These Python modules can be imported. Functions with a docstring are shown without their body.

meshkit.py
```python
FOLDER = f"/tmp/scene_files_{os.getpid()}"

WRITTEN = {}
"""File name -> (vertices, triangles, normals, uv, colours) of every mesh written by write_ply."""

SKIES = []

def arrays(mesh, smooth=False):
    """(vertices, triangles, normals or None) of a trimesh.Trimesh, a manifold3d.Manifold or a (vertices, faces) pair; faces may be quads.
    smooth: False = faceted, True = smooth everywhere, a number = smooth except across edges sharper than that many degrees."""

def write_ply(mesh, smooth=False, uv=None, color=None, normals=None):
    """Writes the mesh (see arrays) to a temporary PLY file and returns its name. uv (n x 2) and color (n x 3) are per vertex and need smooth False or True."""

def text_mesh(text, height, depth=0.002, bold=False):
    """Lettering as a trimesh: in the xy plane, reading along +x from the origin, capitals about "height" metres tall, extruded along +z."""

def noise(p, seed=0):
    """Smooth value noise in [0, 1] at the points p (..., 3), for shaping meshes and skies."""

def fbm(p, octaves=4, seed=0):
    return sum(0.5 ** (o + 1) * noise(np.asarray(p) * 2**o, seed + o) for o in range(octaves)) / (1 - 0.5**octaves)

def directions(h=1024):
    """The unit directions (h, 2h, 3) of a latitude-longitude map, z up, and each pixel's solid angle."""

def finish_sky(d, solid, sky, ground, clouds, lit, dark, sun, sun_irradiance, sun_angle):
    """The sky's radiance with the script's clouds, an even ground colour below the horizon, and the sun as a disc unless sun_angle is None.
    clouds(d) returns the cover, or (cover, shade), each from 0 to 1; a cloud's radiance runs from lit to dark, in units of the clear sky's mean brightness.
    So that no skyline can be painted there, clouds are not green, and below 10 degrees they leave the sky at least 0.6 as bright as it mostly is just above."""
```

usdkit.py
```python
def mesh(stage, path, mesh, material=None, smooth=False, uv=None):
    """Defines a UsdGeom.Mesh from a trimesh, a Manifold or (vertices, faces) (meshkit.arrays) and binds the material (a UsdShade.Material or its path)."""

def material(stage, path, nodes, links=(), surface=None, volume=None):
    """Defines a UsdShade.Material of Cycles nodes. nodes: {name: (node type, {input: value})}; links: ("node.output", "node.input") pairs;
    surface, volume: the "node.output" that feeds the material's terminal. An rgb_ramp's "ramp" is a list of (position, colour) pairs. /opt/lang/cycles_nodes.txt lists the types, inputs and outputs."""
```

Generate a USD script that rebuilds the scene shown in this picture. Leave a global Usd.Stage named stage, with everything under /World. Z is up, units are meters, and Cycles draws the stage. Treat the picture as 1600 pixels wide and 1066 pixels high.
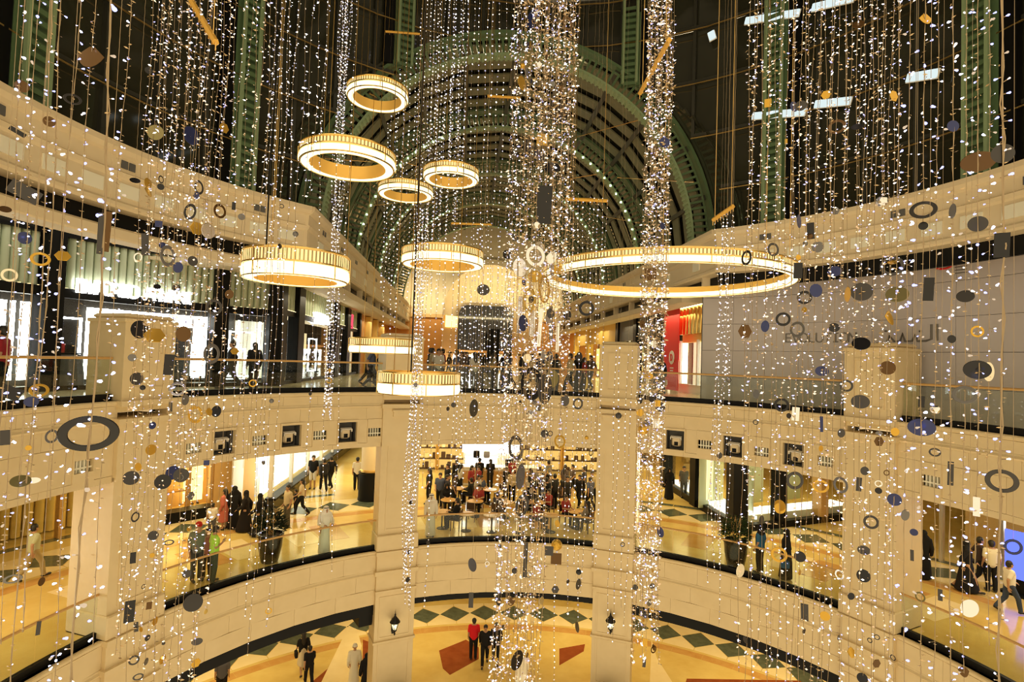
import math, random
import numpy as np, trimesh, manifold3d as m3
import usdkit, meshkit
from shapely.geometry import Polygon, Point, box as sbox
from shapely import affinity
from pxr import Usd, UsdGeom, UsdLux, UsdShade, Gf, Sdf, Vt

stage = Usd.Stage.CreateInMemory()
UsdGeom.SetStageUpAxis(stage, UsdGeom.Tokens.z); UsdGeom.SetStageMetersPerUnit(stage, 1.0)
UsdGeom.Xform.Define(stage, '/World'); UsdGeom.Scope.Define(stage, '/World/Looks')
sin, cos, rad, pi = math.sin, math.cos, math.radians, math.pi

# ------------------------------------------------------------------ camera, ambience, exposure
F, YAW, PIT, ROL = 857.5, 0.08788, 0.0344, 0.0339
EYE = np.array([-1.855, -11.193, 13.39])
FWD = np.array([sin(YAW)*cos(PIT), cos(YAW)*cos(PIT), sin(PIT)])
_r = np.array([cos(YAW), -sin(YAW), 0]); _u = np.cross(_r, FWD)
RGT = cos(ROL)*_r + sin(ROL)*_u; UPV = -sin(ROL)*_r + cos(ROL)*_u
camera = UsdGeom.Camera.Define(stage, '/World/camera')
M = Gf.Matrix4d(*[float(x) for x in (*RGT, 0, *UPV, 0, *(-FWD), 0, *EYE, 1)])
camera.AddTransformOp().Set(M)
camera.CreateHorizontalApertureAttr(36.0); camera.CreateVerticalApertureAttr(36.0*1066/1600)
camera.CreateFocalLengthAttr(36.0*F/1600); camera.CreateClippingRangeAttr(Gf.Vec2f(0.05, 400))
camera.CreateExposureAttr(0.4)
# the rest of the lit mall behind the camera: one even warm ambience, enters only through the open side of the rotunda
dome = UsdLux.DomeLight.Define(stage, '/World/ambience')
dome.CreateIntensityAttr(0.32); dome.CreateColorAttr(Gf.Vec3f(1.0, .79, .48))

def rect_light(name, loc, w, h, power, col, rot=(0, 0, 0)):
    l = UsdLux.RectLight.Define(stage, uniq('/World/' + name))
    l.CreateWidthAttr(w); l.CreateHeightAttr(h); l.CreateIntensityAttr(power); l.CreateColorAttr(Gf.Vec3f(*col))
    x = UsdGeom.Xformable(l); x.AddTranslateOp().Set(Gf.Vec3d(*map(float, loc))); x.AddRotateXYZOp().Set(Gf.Vec3f(*rot))
    return l

def sphere_light(name, loc, r, power, col):
    l = UsdLux.SphereLight.Define(stage, uniq('/World/' + name))
    l.CreateRadiusAttr(r); l.CreateIntensityAttr(power); l.CreateColorAttr(Gf.Vec3f(*col))
    UsdGeom.Xformable(l).AddTranslateOp().Set(Gf.Vec3d(*map(float, loc)))
    return l

# ------------------------------------------------------------------ picture rays (only used to find where things stand)
def ray(x, y): return FWD + (x-800)/F*RGT + (533-y)/F*UPV
def at(x, y, d): return EYE + d*ray(x, y)
def onz(x, y, z):
    d = ray(x, y); return EYE + (z-EYE[2])/d[2]*d
def ony(x, y, Y):
    d = ray(x, y); return EYE + (Y-EYE[1])/d[1]*d
def onx(x, y, X):
    d = ray(x, y); return EYE + (X-EYE[0])/d[0]*d
def onr(x, y, R):
    d = ray(x, y); a = d[:2]@d[:2]; b = EYE[:2]@d[:2]; c = EYE[:2]@EYE[:2]-R*R
    return EYE + (-b+math.sqrt(b*b-a*c))/a*d
def ang(P): return math.degrees(math.atan2(P[0], P[1]))
def P2(a, r, z=0.0): return np.array([r*sin(rad(a)), r*cos(rad(a)), z])

# ------------------------------------------------------------------ naming, tagging
_used = {}
def uniq(path):
    k = _used.get(path, 0); _used[path] = k+1
    return path if k == 0 else f'{path}_{k:03d}'
def tag(prim, label=None, cat=None, group=None, kind=None):
    p = prim if isinstance(prim, Usd.Prim) else prim.GetPrim()
    for k, v in (('label', label), ('category', cat), ('group', group), ('kind', kind)):
        if v: p.SetCustomDataByKey(k, v)
    return p
def path_of(parent):
    if parent is None: return '/World'
    return str((parent if isinstance(parent, Usd.Prim) else parent.GetPrim()).GetPath())
def obj(name, g, mat, parent=None, smooth=False, label=None, cat=None, group=None, kind=None):
    path = uniq(path_of(parent) + '/' + name)
    if isinstance(g, G): g = g.out()
    m = usdkit.mesh(stage, path, g, MAT[mat] if isinstance(mat, str) else mat, smooth)
    return tag(m, label, cat, group, kind)
def thing(name, label, cat, loc=(0, 0, 0), rz=0, group=None, kind=None, rot=None, scale=None):
    x = UsdGeom.Xform.Define(stage, uniq('/World/' + name))
    x.AddTranslateOp().Set(Gf.Vec3d(*map(float, loc)))
    if rot is not None: x.AddRotateXYZOp().Set(Gf.Vec3f(*map(float, rot)))
    elif rz: x.AddRotateZOp().Set(float(rz))
    if scale: x.AddScaleOp().Set(Gf.Vec3f(scale, scale, scale) if np.ndim(scale) == 0 else Gf.Vec3f(*scale))
    return tag(x, label, cat, group, kind)
def copy(src, loc, rz=0, label=None, group=None, rot=None, scale=None, cat=None):
    d = src.GetCustomData()
    r = thing(src.GetName().rstrip('0123456789').rstrip('_'), label or d['label'], cat or d['category'], loc, rz, group or d.get('group'), None, rot, scale)
    r.GetReferences().AddInternalReference(src.GetPath()); r.SetInstanceable(True)
    return r

# ------------------------------------------------------------------ geometry collector
class G:
    def __init__(s): s.v, s.f, s.n = [], [], 0
    def add(s, v, f):
        v = np.asarray(v, float); f = np.asarray(f, int)
        if f.shape[1] == 4: f = np.vstack([f[:, [0, 1, 2]], f[:, [0, 2, 3]]])
        s.v.append(v); s.f.append(f+s.n); s.n += len(v); return s
    def tm(s, t): return s.add(t.vertices, t.faces)
    def out(s): return trimesh.Trimesh(np.vstack(s.v), np.vstack(s.f), process=False)
    BF = [[0, 3, 2, 1], [4, 5, 6, 7], [0, 1, 5, 4], [1, 2, 6, 5], [2, 3, 7, 6], [3, 0, 4, 7]]
    def box(s, c, d, rz=0, rx=0, ry=0):
        x, y, z = np.array(d)/2
        v = np.array([[-x, -y, -z], [x, -y, -z], [x, y, -z], [-x, y, -z], [-x, -y, z], [x, -y, z], [x, y, z], [-x, y, z]])
        if rx: a = rad(rx); v = v@np.array([[1, 0, 0], [0, cos(a), sin(a)], [0, -sin(a), cos(a)]])
        if ry: a = rad(ry); v = v@np.array([[cos(a), 0, -sin(a)], [0, 1, 0], [sin(a), 0, cos(a)]])
        if rz: a = rad(rz); v = v@np.array([[cos(a), sin(a), 0], [-sin(a), cos(a), 0], [0, 0, 1]])
        return s.add(v+np.array(c, float), s.BF)
    def bev(s, c, d, b=.02, rz=0):   # box with chamfered vertical and top edges
        x, y, z = np.array(d)/2; b = min(b, x*.9, y*.9, z*.9)
        rings = []
        for zz, i in ((-z, b), (-z+b, 0), (z-b, 0), (z, b)):
            X, Y = x-i, y-i
            rings.append([[-X+b, -Y], [X-b, -Y], [X, -Y+b], [X, Y-b], [X-b, Y], [-X+b, Y], [-X, Y-b], [-X, -Y+b]])
            rings[-1] = [[p[0], p[1], zz] for p in rings[-1]]
        v = np.array(rings).reshape(-1, 3); f = []
        for k in range(3):
            for j in range(8): f.append([k*8+j, k*8+(j+1) % 8, k*8+8+(j+1) % 8, k*8+8+j])
        f3 = [[0, j+1, j] for j in range(1, 7)] + [[24, 24+j, 24+j+1] for j in range(1, 7)]
        if rz: a = rad(rz); v = v@np.array([[cos(a), sin(a), 0], [-sin(a), cos(a), 0], [0, 0, 1]])
        f = np.array(f); f = np.vstack([f[:, [0, 1, 2]], f[:, [0, 2, 3]], np.array(f3)])
        return s.add(v+np.array(c, float), f)
    def arc(s, a0, a1, r0, r1, z0, z1, n=None):   # solid ring sector, degrees from +y towards +x
        n = n or max(1, int(abs(a1-a0)/2.5)); A = np.radians(np.linspace(a0, a1, n+1))
        S, C = np.sin(A), np.cos(A)
        v = np.stack([np.stack([r*S, r*C, np.full(n+1, z)], 1) for r, z in ((r0, z0), (r1, z0), (r1, z1), (r0, z1))], 1).reshape(-1, 3)
        f = []
        for i in range(n):
            for k in range(4): f.append([i*4+k, i*4+4+k, i*4+4+(k+1) % 4, i*4+(k+1) % 4])
        f += [[0, 1, 2, 3], [n*4+3, n*4+2, n*4+1, n*4]]
        return s.add(v, f)
    def prof(s, a0, a1, pts, n=None):   # any (r, z) profile swept round the rotunda
        n = n or max(1, int(abs(a1-a0)/2.5)); A = np.radians(np.linspace(a0, a1, n+1)); m = len(pts)
        v = np.array([[r*sin(a), r*cos(a), z] for a in A for r, z in pts]); f = []
        for i in range(n):
            for k in range(m): f.append([i*m+k, i*m+m+k, i*m+m+(k+1) % m, i*m+(k+1) % m])
        s.add(v, f)
        cap = trimesh.creation.triangulate_polygon(Polygon(pts), engine='earcut')
        for a in (A[0], A[-1]):
            s.add([[p[0]*sin(a), p[0]*cos(a), p[1]] for p in cap[0]], cap[1])
        return s
    def tube(s, pts, r, k=6, close=False):
        p = np.asarray(pts, float); t = np.gradient(p, axis=0); t /= np.linalg.norm(t, axis=1, keepdims=True)+1e-12
        if close: t[0] = t[-1] = (p[1]-p[-2])/np.linalg.norm(p[1]-p[-2])
        a = np.cross(t, np.where(np.abs(t[:, 2:]) < .9, [0, 0, 1.], [1., 0, 0])); a /= np.linalg.norm(a, axis=1, keepdims=True)+1e-12
        b = np.cross(t, a); g = np.arange(k)*2*pi/k
        v = p[:, None]+np.broadcast_to(r, (len(p),))[:, None, None]*(np.cos(g)[None, :, None]*a[:, None]+np.sin(g)[None, :, None]*b[:, None])
        i, j = np.meshgrid(np.arange(len(p)-1), np.arange(k), indexing='ij')
        q = np.stack([i*k+j, i*k+(j+1) % k, (i+1)*k+(j+1) % k, (i+1)*k+j], -1).reshape(-1, 4)
        s.add(v.reshape(-1, 3), q)
        if not close and k > 3:
            n = len(p)*k
            e = [[0, j+1, j] for j in range(1, k-1)]+[[n-k, n-k+j, n-k+j+1] for j in range(1, k-1)]
            s.f[-1] = np.vstack([s.f[-1], np.array(e)+s.n-n])
        return s
    def lathe(s, prof, n=20, c=(0, 0, 0)):
        m = len(prof); A = np.arange(n)*2*pi/n
        v = np.array([[r*cos(a), r*sin(a), z] for a in A for r, z in prof])+np.array(c, float); f = []
        for i in range(n):
            j = (i+1) % n
            for k in range(m-1): f.append([i*m+k, j*m+k, j*m+k+1, i*m+k+1])
        return s.add(v, f)
    def prism(s, poly, z0, z1):
        P = poly if isinstance(poly, Polygon) else Polygon(poly)
        t = trimesh.creation.extrude_polygon(P, z1-z0, engine='earcut'); t.apply_translation((0, 0, z0)); return s.tm(t)
    def quad(s, pts): return s.add(pts, [[0, 1, 2, 3]])
    def slab(s, pts, th):   # polygon in space given a thickness along its normal
        p = np.array(pts, float); n = np.cross(p[1]-p[0], p[2]-p[0]); n /= np.linalg.norm(n); m = len(p)
        v = np.vstack([p, p-n*th]); f = [[0, k, k+1] for k in range(1, m-1)]+[[m, m+k+1, m+k] for k in range(1, m-1)]
        for k in range(m): f += [[k, m+k, m+(k+1) % m], [k, m+(k+1) % m, (k+1) % m]]
        return s.add(v, f)

# ------------------------------------------------------------------ materials
MAT = {}
def mat(name, col, rough=.5, metal=0., noise=None, scale=3., em=None, bump=0., spec=.5, detail=4., stretch=None, coat=0., rnd=0.):
    n = {'p': ('principled_bsdf', dict(base_color=col, roughness=rough, metallic=metal, specular_ior_level=spec, coat_weight=coat))}
    l = []
    if em: n['p'][1].update(emission_color=em[:3], emission_strength=em[3])
    if noise or bump:
        n['t'] = ('texture_coordinate', {}); n['m'] = ('mapping', dict(scale=stretch or (1, 1, 1)))
        n['n'] = ('noise_texture', dict(scale=scale, detail=detail, roughness=.6))
        l += [('t.object', 'm.vector'), ('m.vector', 'n.vector')]
        if noise:
            n['r'] = ('rgb_ramp', {'ramp': [(.28, col), (.72, noise)]}); l += [('n.fac', 'r.fac'), ('r.color', 'p.base_color')]
        if bump:
            n['b'] = ('bump', dict(strength=bump, distance=.01)); l += [('n.fac', 'b.height'), ('b.normal', 'p.normal')]
    if rnd and not noise:
        n['o'] = ('object_info', {}); n['r'] = ('rgb_ramp', {'ramp': [(0, tuple(c*(1-rnd) for c in col)), (1, tuple(min(1, c*(1+rnd)) for c in col))]})
        l += [('o.random', 'r.fac'), ('r.color', 'p.base_color')]
    MAT[name] = usdkit.material(stage, '/World/Looks/' + name, n, l, surface='p.BSDF')
    return MAT[name]
def emit(name, col, s): MAT[name] = usdkit.material(stage, '/World/Looks/'+name, {'e': ('emission', dict(color=col, strength=s))}, surface='e.emission')
def pane(name, tint, ior=1.45, rough=.02):
    MAT[name] = usdkit.material(stage, '/World/Looks/'+name, {'t': ('transparent_bsdf', dict(color=tint)), 'g': ('glossy_bsdf', dict(color=(.9, .9, .9), roughness=rough)),
        'q': ('geometry', {}), 'i': ('mix_float', dict(a=ior, b=1/ior)), 'f': ('fresnel', {}), 'x': ('mix_closure', {})}, [('q.backfacing', 'i.fac'), ('i.result', 'f.IOR'), ('f.fac', 'x.fac'), ('t.BSDF', 'x.closure1'), ('g.BSDF', 'x.closure2')], surface='x.closure')
mat('cream_stone', (.68, .545, .315), .55, noise=(.73, .595, .36), scale=2., rnd=0)
mat('cream_plaster', (.70, .58, .38), .6, noise=(.74, .62, .42), scale=1.5)
mat('pale_panel', (.82, .80, .66), .5)
mat('black', (.007, .007, .007), .4, spec=.15)
mat('black_gloss', (.012, .012, .014), .12)
mat('black_metal', (.02, .02, .02), .35, .6)
mat('brass', (.72, .47, .16), .3, .9)
mat('gold', (.85, .60, .20), .25, 1.)
mat('gold_wood', (.62, .38, .14), .35, .0, noise=(.50, .29, .09), scale=6, stretch=(1, 1, 8))
pane('rail_glass', (.91, .95, .92), 1.38)
pane('shop_glass', (.93, .95, .93), 1.4)
mat('marble_gold', (.66, .46, .14), .12, noise=(.78, .61, .23), scale=.8, detail=8)
mat('marble_cream', (.86, .70, .38), .12, noise=(.92, .78, .48), scale=1.5, detail=8)
mat('marble_orange', (.56, .29, .08), .12, noise=(.66, .40, .14), scale=2., detail=8)
mat('marble_red', (.25, .055, .018), .12, noise=(.34, .09, .03), scale=2., detail=8)
mat('marble_green', (.075, .095, .07), .12, noise=(.14, .165, .12), scale=3., detail=8)
mat('roof_glass', (.032, .032, .020), .06, spec=.8)
mat('roof_frame', (.035, .035, .025), .5)
mat('rib_green', (.10, .17, .08), .45)
mat('rib_lit', (.26, .36, .20), .45)  # rib green made lighter, light from below put into the colour
mat('louvre', (.13, .13, .07), .5, noise=(.17, .16, .09), scale=3)
mat('mint', (.50, .56, .40), .45)
mat('hoarding', (.53, .49, .50), .5)
mat('grey_ink', (.16, .15, .14), .5)
mat('red_banner', (.75, .01, .01), .45)
mat('white_paint', (.85, .83, .78), .45)
mat('tan_wall', (.66, .42, .16), .6, noise=(.70, .46, .19), scale=1)
mat('orange_wall', (.62, .28, .06), .6)
mat('yellow_wall', (.85, .62, .18), .6)
mat('dark_interior', (.03, .026, .022), .6, spec=.2)
mat('dark_grey', (.10, .10, .10), .5)
mat('steel', (.6, .6, .6), .3, 1.)
mat('green_leaf', (.035, .075, .02), .5, rnd=.4)
mat('dark_leaf', (.012, .026, .012), .5, rnd=.3)
emit('white_light', (1, .97, .90), 5.0)
emit('cool_light', (.93, .97, 1.0), 4.5)
emit('warm_light', (1, .80, .42), 4.0)
emit('yellow_light', (1, .68, .20), 2.4)
emit('soft_warm', (1, .78, .40), 1.3)
emit('ring_light', (1, .86, .50), 1.5)
emit('shelf_glow', (1, .62, .16), .75)
emit('shop_white', (1, .93, .70), 2.0)
emit('pink_light', (1, .06, .10), 1.4)
emit('blue_screen', (.10, .14, 1.0), 1.6)
emit('lamp_glow', (1, .85, .45), 5.)
emit('arch_lamp', (.75, 1, .55), 5.)
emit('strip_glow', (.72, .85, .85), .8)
LK = dict(l0=2.2, l1=2.2, l2=2.0)
mat('gold_lit', (.80, .48, .08), .4, .3, em=(1, .56, .12, .16))
mat('gold_paint', (.70, .40, .06), .45, .2)
mat('crystal', (.85, .74, .46), .12, .0, em=(1, .76, .34, .5))
mat('crystal_dark', (.22, .16, .08), .1)
emit('crystal_back', (1, .66, .22), .9)
mat('string_wire', (.36, .27, .16), .45, .35)
mat('foil', (.62, .46, .26), .3, .6)
BULB = {}
def bulb(name, ramp, s):
    BULB[name] = ramp
    MAT[name] = usdkit.material(stage, '/World/Looks/'+name, {'a': ('attribute', dict(attribute='bulb_colour')), 'e': ('emission', dict(strength=s))}, [('a.color', 'e.color')], surface='e.emission')
bulb('bulb_mix', [(0, (2.6, 2.3, 2.0)), (.24, (1.3, .95, .58)), (.46, (2.0, 1.9, 2.4)), (.60, (.75, .72, 1.45)), (.74, (.75, .46, .22)), (.88, (.5, .36, .26))], 1.)
bulb('bulb_white', [(0, (2.4, 2.2, 2.1)), (.34, (.95, .93, 1.25)), (.58, (1.5, 1.25, .95)), (.76, (.75, .6, .45)), (.88, (.42, .40, .52))], 1.)
bulb('bulb_cool', [(0, (2.2, 2.2, 3.2)), (.3, (.72, .74, 1.9)), (.7, (1.2, 1.0, .85)), (.86, (.6, .45, .3))], 1.)
mat('mirror_dark', (.05, .047, .046), .3, .35)
mat('mirror_black', (.014, .014, .016), .25, .3)
mat('mirror_navy', (.03, .04, .13), .28, .4)
mat('mirror_grey', (.16, .155, .15), .3, .5)
mat('mirror_gold', (.62, .37, .05), .28, .7)
mat('mirror_silver', (.82, .83, .86), .12, 1.)
mat('mirror_brown', (.11, .055, .014), .3, .5)
mat('mirror_pale', (.86, .80, .62), .35, .3)
mat('mirror_olive', (.24, .21, .09), .3, .5)
MAT['lantern_glass'] = usdkit.material(stage, '/World/Looks/lantern_glass', {'t': ('transparent_bsdf', dict(color=(1, .95, .8))), 'e': ('emission', dict(color=(1, .85, .5), strength=.6)), 'a': ('add_closure', {})}, [('t.BSDF', 'a.closure1'), ('e.emission', 'a.closure2')], surface='a.closure')
# ------------------------------------------------------------------ lamps of the galleries (flush ceiling panels, out of sight above the openings)
R = 11.25
WARM = (1, .79, .38)
for a in (-78, -45, -15, 15, 45, 78):
    rect_light('gallery_lamp', P2(a, 16.5, 9.85), 5.0, 4.0, LK['l1'], WARM, (0, 0, -a))
    rect_light('ground_lamp', P2(a, 16.5, 3.9), 5.5, 4.0, LK['l0'], WARM, (0, 0, -a))
for a in (-40, -20, 0, 25, 40):
    rect_light('court_lamp', P2(a, 23.5, 9.85), 6.0, 5.0, LK['l1'], WARM, (0, 0, -a))
for a in (-75, -55):
    rect_light('shop_front_lamp', P2(a, 13.8, 17.9), 3.0, 2.0, LK['l2'], (1, .93, .75), (0, 0, -a))
for y in (17, 25, 33, 41):
    rect_light('hall_lamp', (-8.6, y, 16.0), 1.6, 4.0, LK['l2'], (1, .86, .58)); rect_light('hall_lamp', (8.6, y, 16.0), 1.6, 4.0, LK['l2'], (1, .80, .45))

for y in (11.4, 18.6, 26.2, 33.6): rect_light('crown_lamp', (0, y+.7, 26.55), 6.0, .7, 9., (1, .84, .56))  # unseen fill behind the ribs, added to brighten the hall friezes
rect_light('apse_lamp', (.8, 45.0, 17.95), 7.0, .3, 26., (1, .80, .42), (150, 0, 0))  # unseen fill added to brighten the apse and half dome
for x in (-6, 6): rect_light('arch_wall_lamp', (x, 41.5, 19.0), 5.0, .4, 30., (1, .84, .52), (105, 0, 0))  # added fill facing away from view, brightens the end arch wall
def struct(name, g, m, parent=None, label=None, smooth=False): return obj(name, g, m, parent, smooth, label=label, kind=None if parent is not None else 'structure')
def sgroup(name, label=None): return tag(UsdGeom.Xform.Define(stage, uniq('/World/'+name)), label, None, None, 'structure')

# ------------------------------------------------------------------ floors
def tile_ring(par, z, a0, a1, step, r=18.25, hw=.58, off=0):
    a = a0
    while a < a1:
        w = step*.5
        d = [P2(a-w*.98, r), P2(a, r-.82), P2(a+w*.98, r), P2(a, r+.82)]
        obj('tile', G().prism([p[:2] for p in d], z-.02, z+.004), 'marble_green', par)
        for sgn in (1, -1):
            t = [P2(a+w, r), P2(a+.06, r+sgn*.86), P2(a+.06, r+sgn*1.1), P2(a+step-.06, r+sgn*1.1), P2(a+step-.06, r+sgn*.86)]
            obj('tile', G().prism([p[:2] for p in t], z-.02, z+.003), 'marble_cream', par)
        a += step
_il = [0]
def inlay(par, z, pts, m):
    _il[0] += 1
    obj('tile', G().prism(Polygon([onz(x, y, z)[:2] for x, y in pts]).buffer(0), z-.02, z+.005+_il[0]*.0008), m, par)
fl0 = sgroup('floor', 'ground floor of gold marble with green diamond inlay')
struct('slab', G().arc(-125, 125, 9.5, 31, -.3, 0, 50), 'marble_gold', fl0)
tile_ring(fl0, 0, -64.4, 64, 4.9)
for k in range(-14, 14):
    a = k*4.7+2.3
    obj('tile', G().arc(a, a+4.66, 16.45, 16.95, -.02, .004, 2), 'marble_orange', fl0)
for pts, m in (([(686, 1017), (728, 1000), (748, 1012), (748, 1030), (703, 1055), (692, 1045)], 'marble_red'), ([(874, 1014), (914, 1007), (912, 1018), (874, 1040)], 'marble_red'),
               ([(567, 1000), (578, 1004), (590, 1025), (590, 1075), (566, 1075)], 'marble_red'), ([(522, 1037), (500, 1085), (465, 1085)], 'marble_red'),
               ([(1073, 1061), (1250, 1064), (1300, 1110), (1060, 1110)], 'marble_red'), ([(545, 978), (558, 984), (565, 1010), (545, 1085), (493, 1085)], 'marble_cream'),
               ([(1018, 1000), (1026, 1028), (1056, 1075), (1015, 1075)], 'marble_cream')):
    inlay(fl0, 0, pts, m)
fl1 = sgroup('floor', 'middle floor of gold marble with green diamond inlay')
struct('slab', G().arc(-125, 125, R+.06, 38, 5.72, 6, 50), 'marble_gold', fl1)
tile_ring(fl1, 6, -64.8, -16, 4.9, 18.1); tile_ring(fl1, 6, 19.5, 66, 4.9, 18.1)
for k in range(-15, 15):
    a = k*4.7+1
    obj('tile', G().arc(a, a+4.66, 16.3, 16.8, 5.98, 6.004, 2), 'marble_orange', fl1)
    if k % 3: obj('tile', G().arc(a, a+4.2, 13.2, 15.4, 5.98, 6.004, 2), 'marble_orange' if k % 2 else 'marble_cream', fl1)
for k in range(-9, -3):
    obj('tile', G().arc(k*8, k*8+7.9, 20.2, 20.6, 5.98, 6.004, 3), 'marble_green', fl1)
for k in range(3, 9): obj('tile', G().arc(k*8-3, k*8+4.9, 19.4, 19.8, 5.98, 6.004, 3), 'marble_green', fl1)
fl2 = sgroup('floor', 'upper gallery floor of polished cream marble')
struct('slab', G().arc(-125, 125, R+.06, 27, 11.7, 12, 50), 'marble_cream', fl2)
struct('slab', G().box((0, 34, 11.85), (24, 26, .29)), 'marble_cream', fl2)
struct('ceiling', G().arc(-125, 125, R+.7, 31, 3.98, 4.1, 50), 'cream_plaster')
struct('ceiling', G().arc(-125, 125, R+.7, 38, 9.93, 10.05, 50), 'cream_plaster')
wb = G().arc(-125, 125, 31, 31.3, 0, 4, 40); struct('wall_back', wb, 'tan_wall')
struct('wall_back', G().arc(-125, -40, 27.0, 27.3, 6, 9.95, 20), 'tan_wall')
struct('wall_back', G().arc(-40, 125, 37.6, 37.9, 6, 9.95, 60), 'yellow_wall')

# ------------------------------------------------------------------ fascias of the rotunda bays
HW = math.degrees(math.asin(.76/R))            # half a pilaster
BAYS = [-90, -45, 0, 45, 90]
PANG = {-112.5: -112.5, -67.5: -66.9, -22.5: -21.6, 22.5: 22.9, 67.5: 67.5, 112.5: 112.5}
BN = {-90: 'far left', -45: 'left of centre', 0: 'centre', 45: 'right of centre', 90: 'far right'}
NICHE = [(350, 690), (455, 681), (543, 676), (1055, 685), (1145, 695), (1240, 707)]
VENT = [(130, 728), (302, 703), (405, 688), (500, 677), (585, 675), (1101, 690), (1190, 702), (1290, 716), (1455, 746)]
niche_a = [ang(onr(x, y, R)) for x, y in NICHE]; vent_a = [ang(onr(x, y, R)) for x, y in VENT]
def rows(par, spans, z0, z1, step, shift=0):
    for s0, s1 in spans:
        n = max(1, round((s1-s0)/step)); w = (s1-s0)/n; e = [s0+i*w for i in range(n+1)]
        if shift and n > 2: e = [s0]+[x+w/2 for x in e[:-1]]+[s1]
        for x0, x1 in zip(e, e[1:]):
            if x1-x0 > .15: obj('stone_panel', G().arc(x0+.018, x1-.018, R, R+.09, z0+.004, z1-.004, max(1, int((x1-x0)/4))), 'cream_stone', par)
def subtract(a0, a1, holes):
    out, x = [], a0
    for h0, h1 in sorted(holes):
        if h1 < a0 or h0 > a1: continue
        if h0 > x: out.append((x, h0))
        x = max(x, h1)
    if x < a1: out.append((x, a1))
    return out
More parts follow.
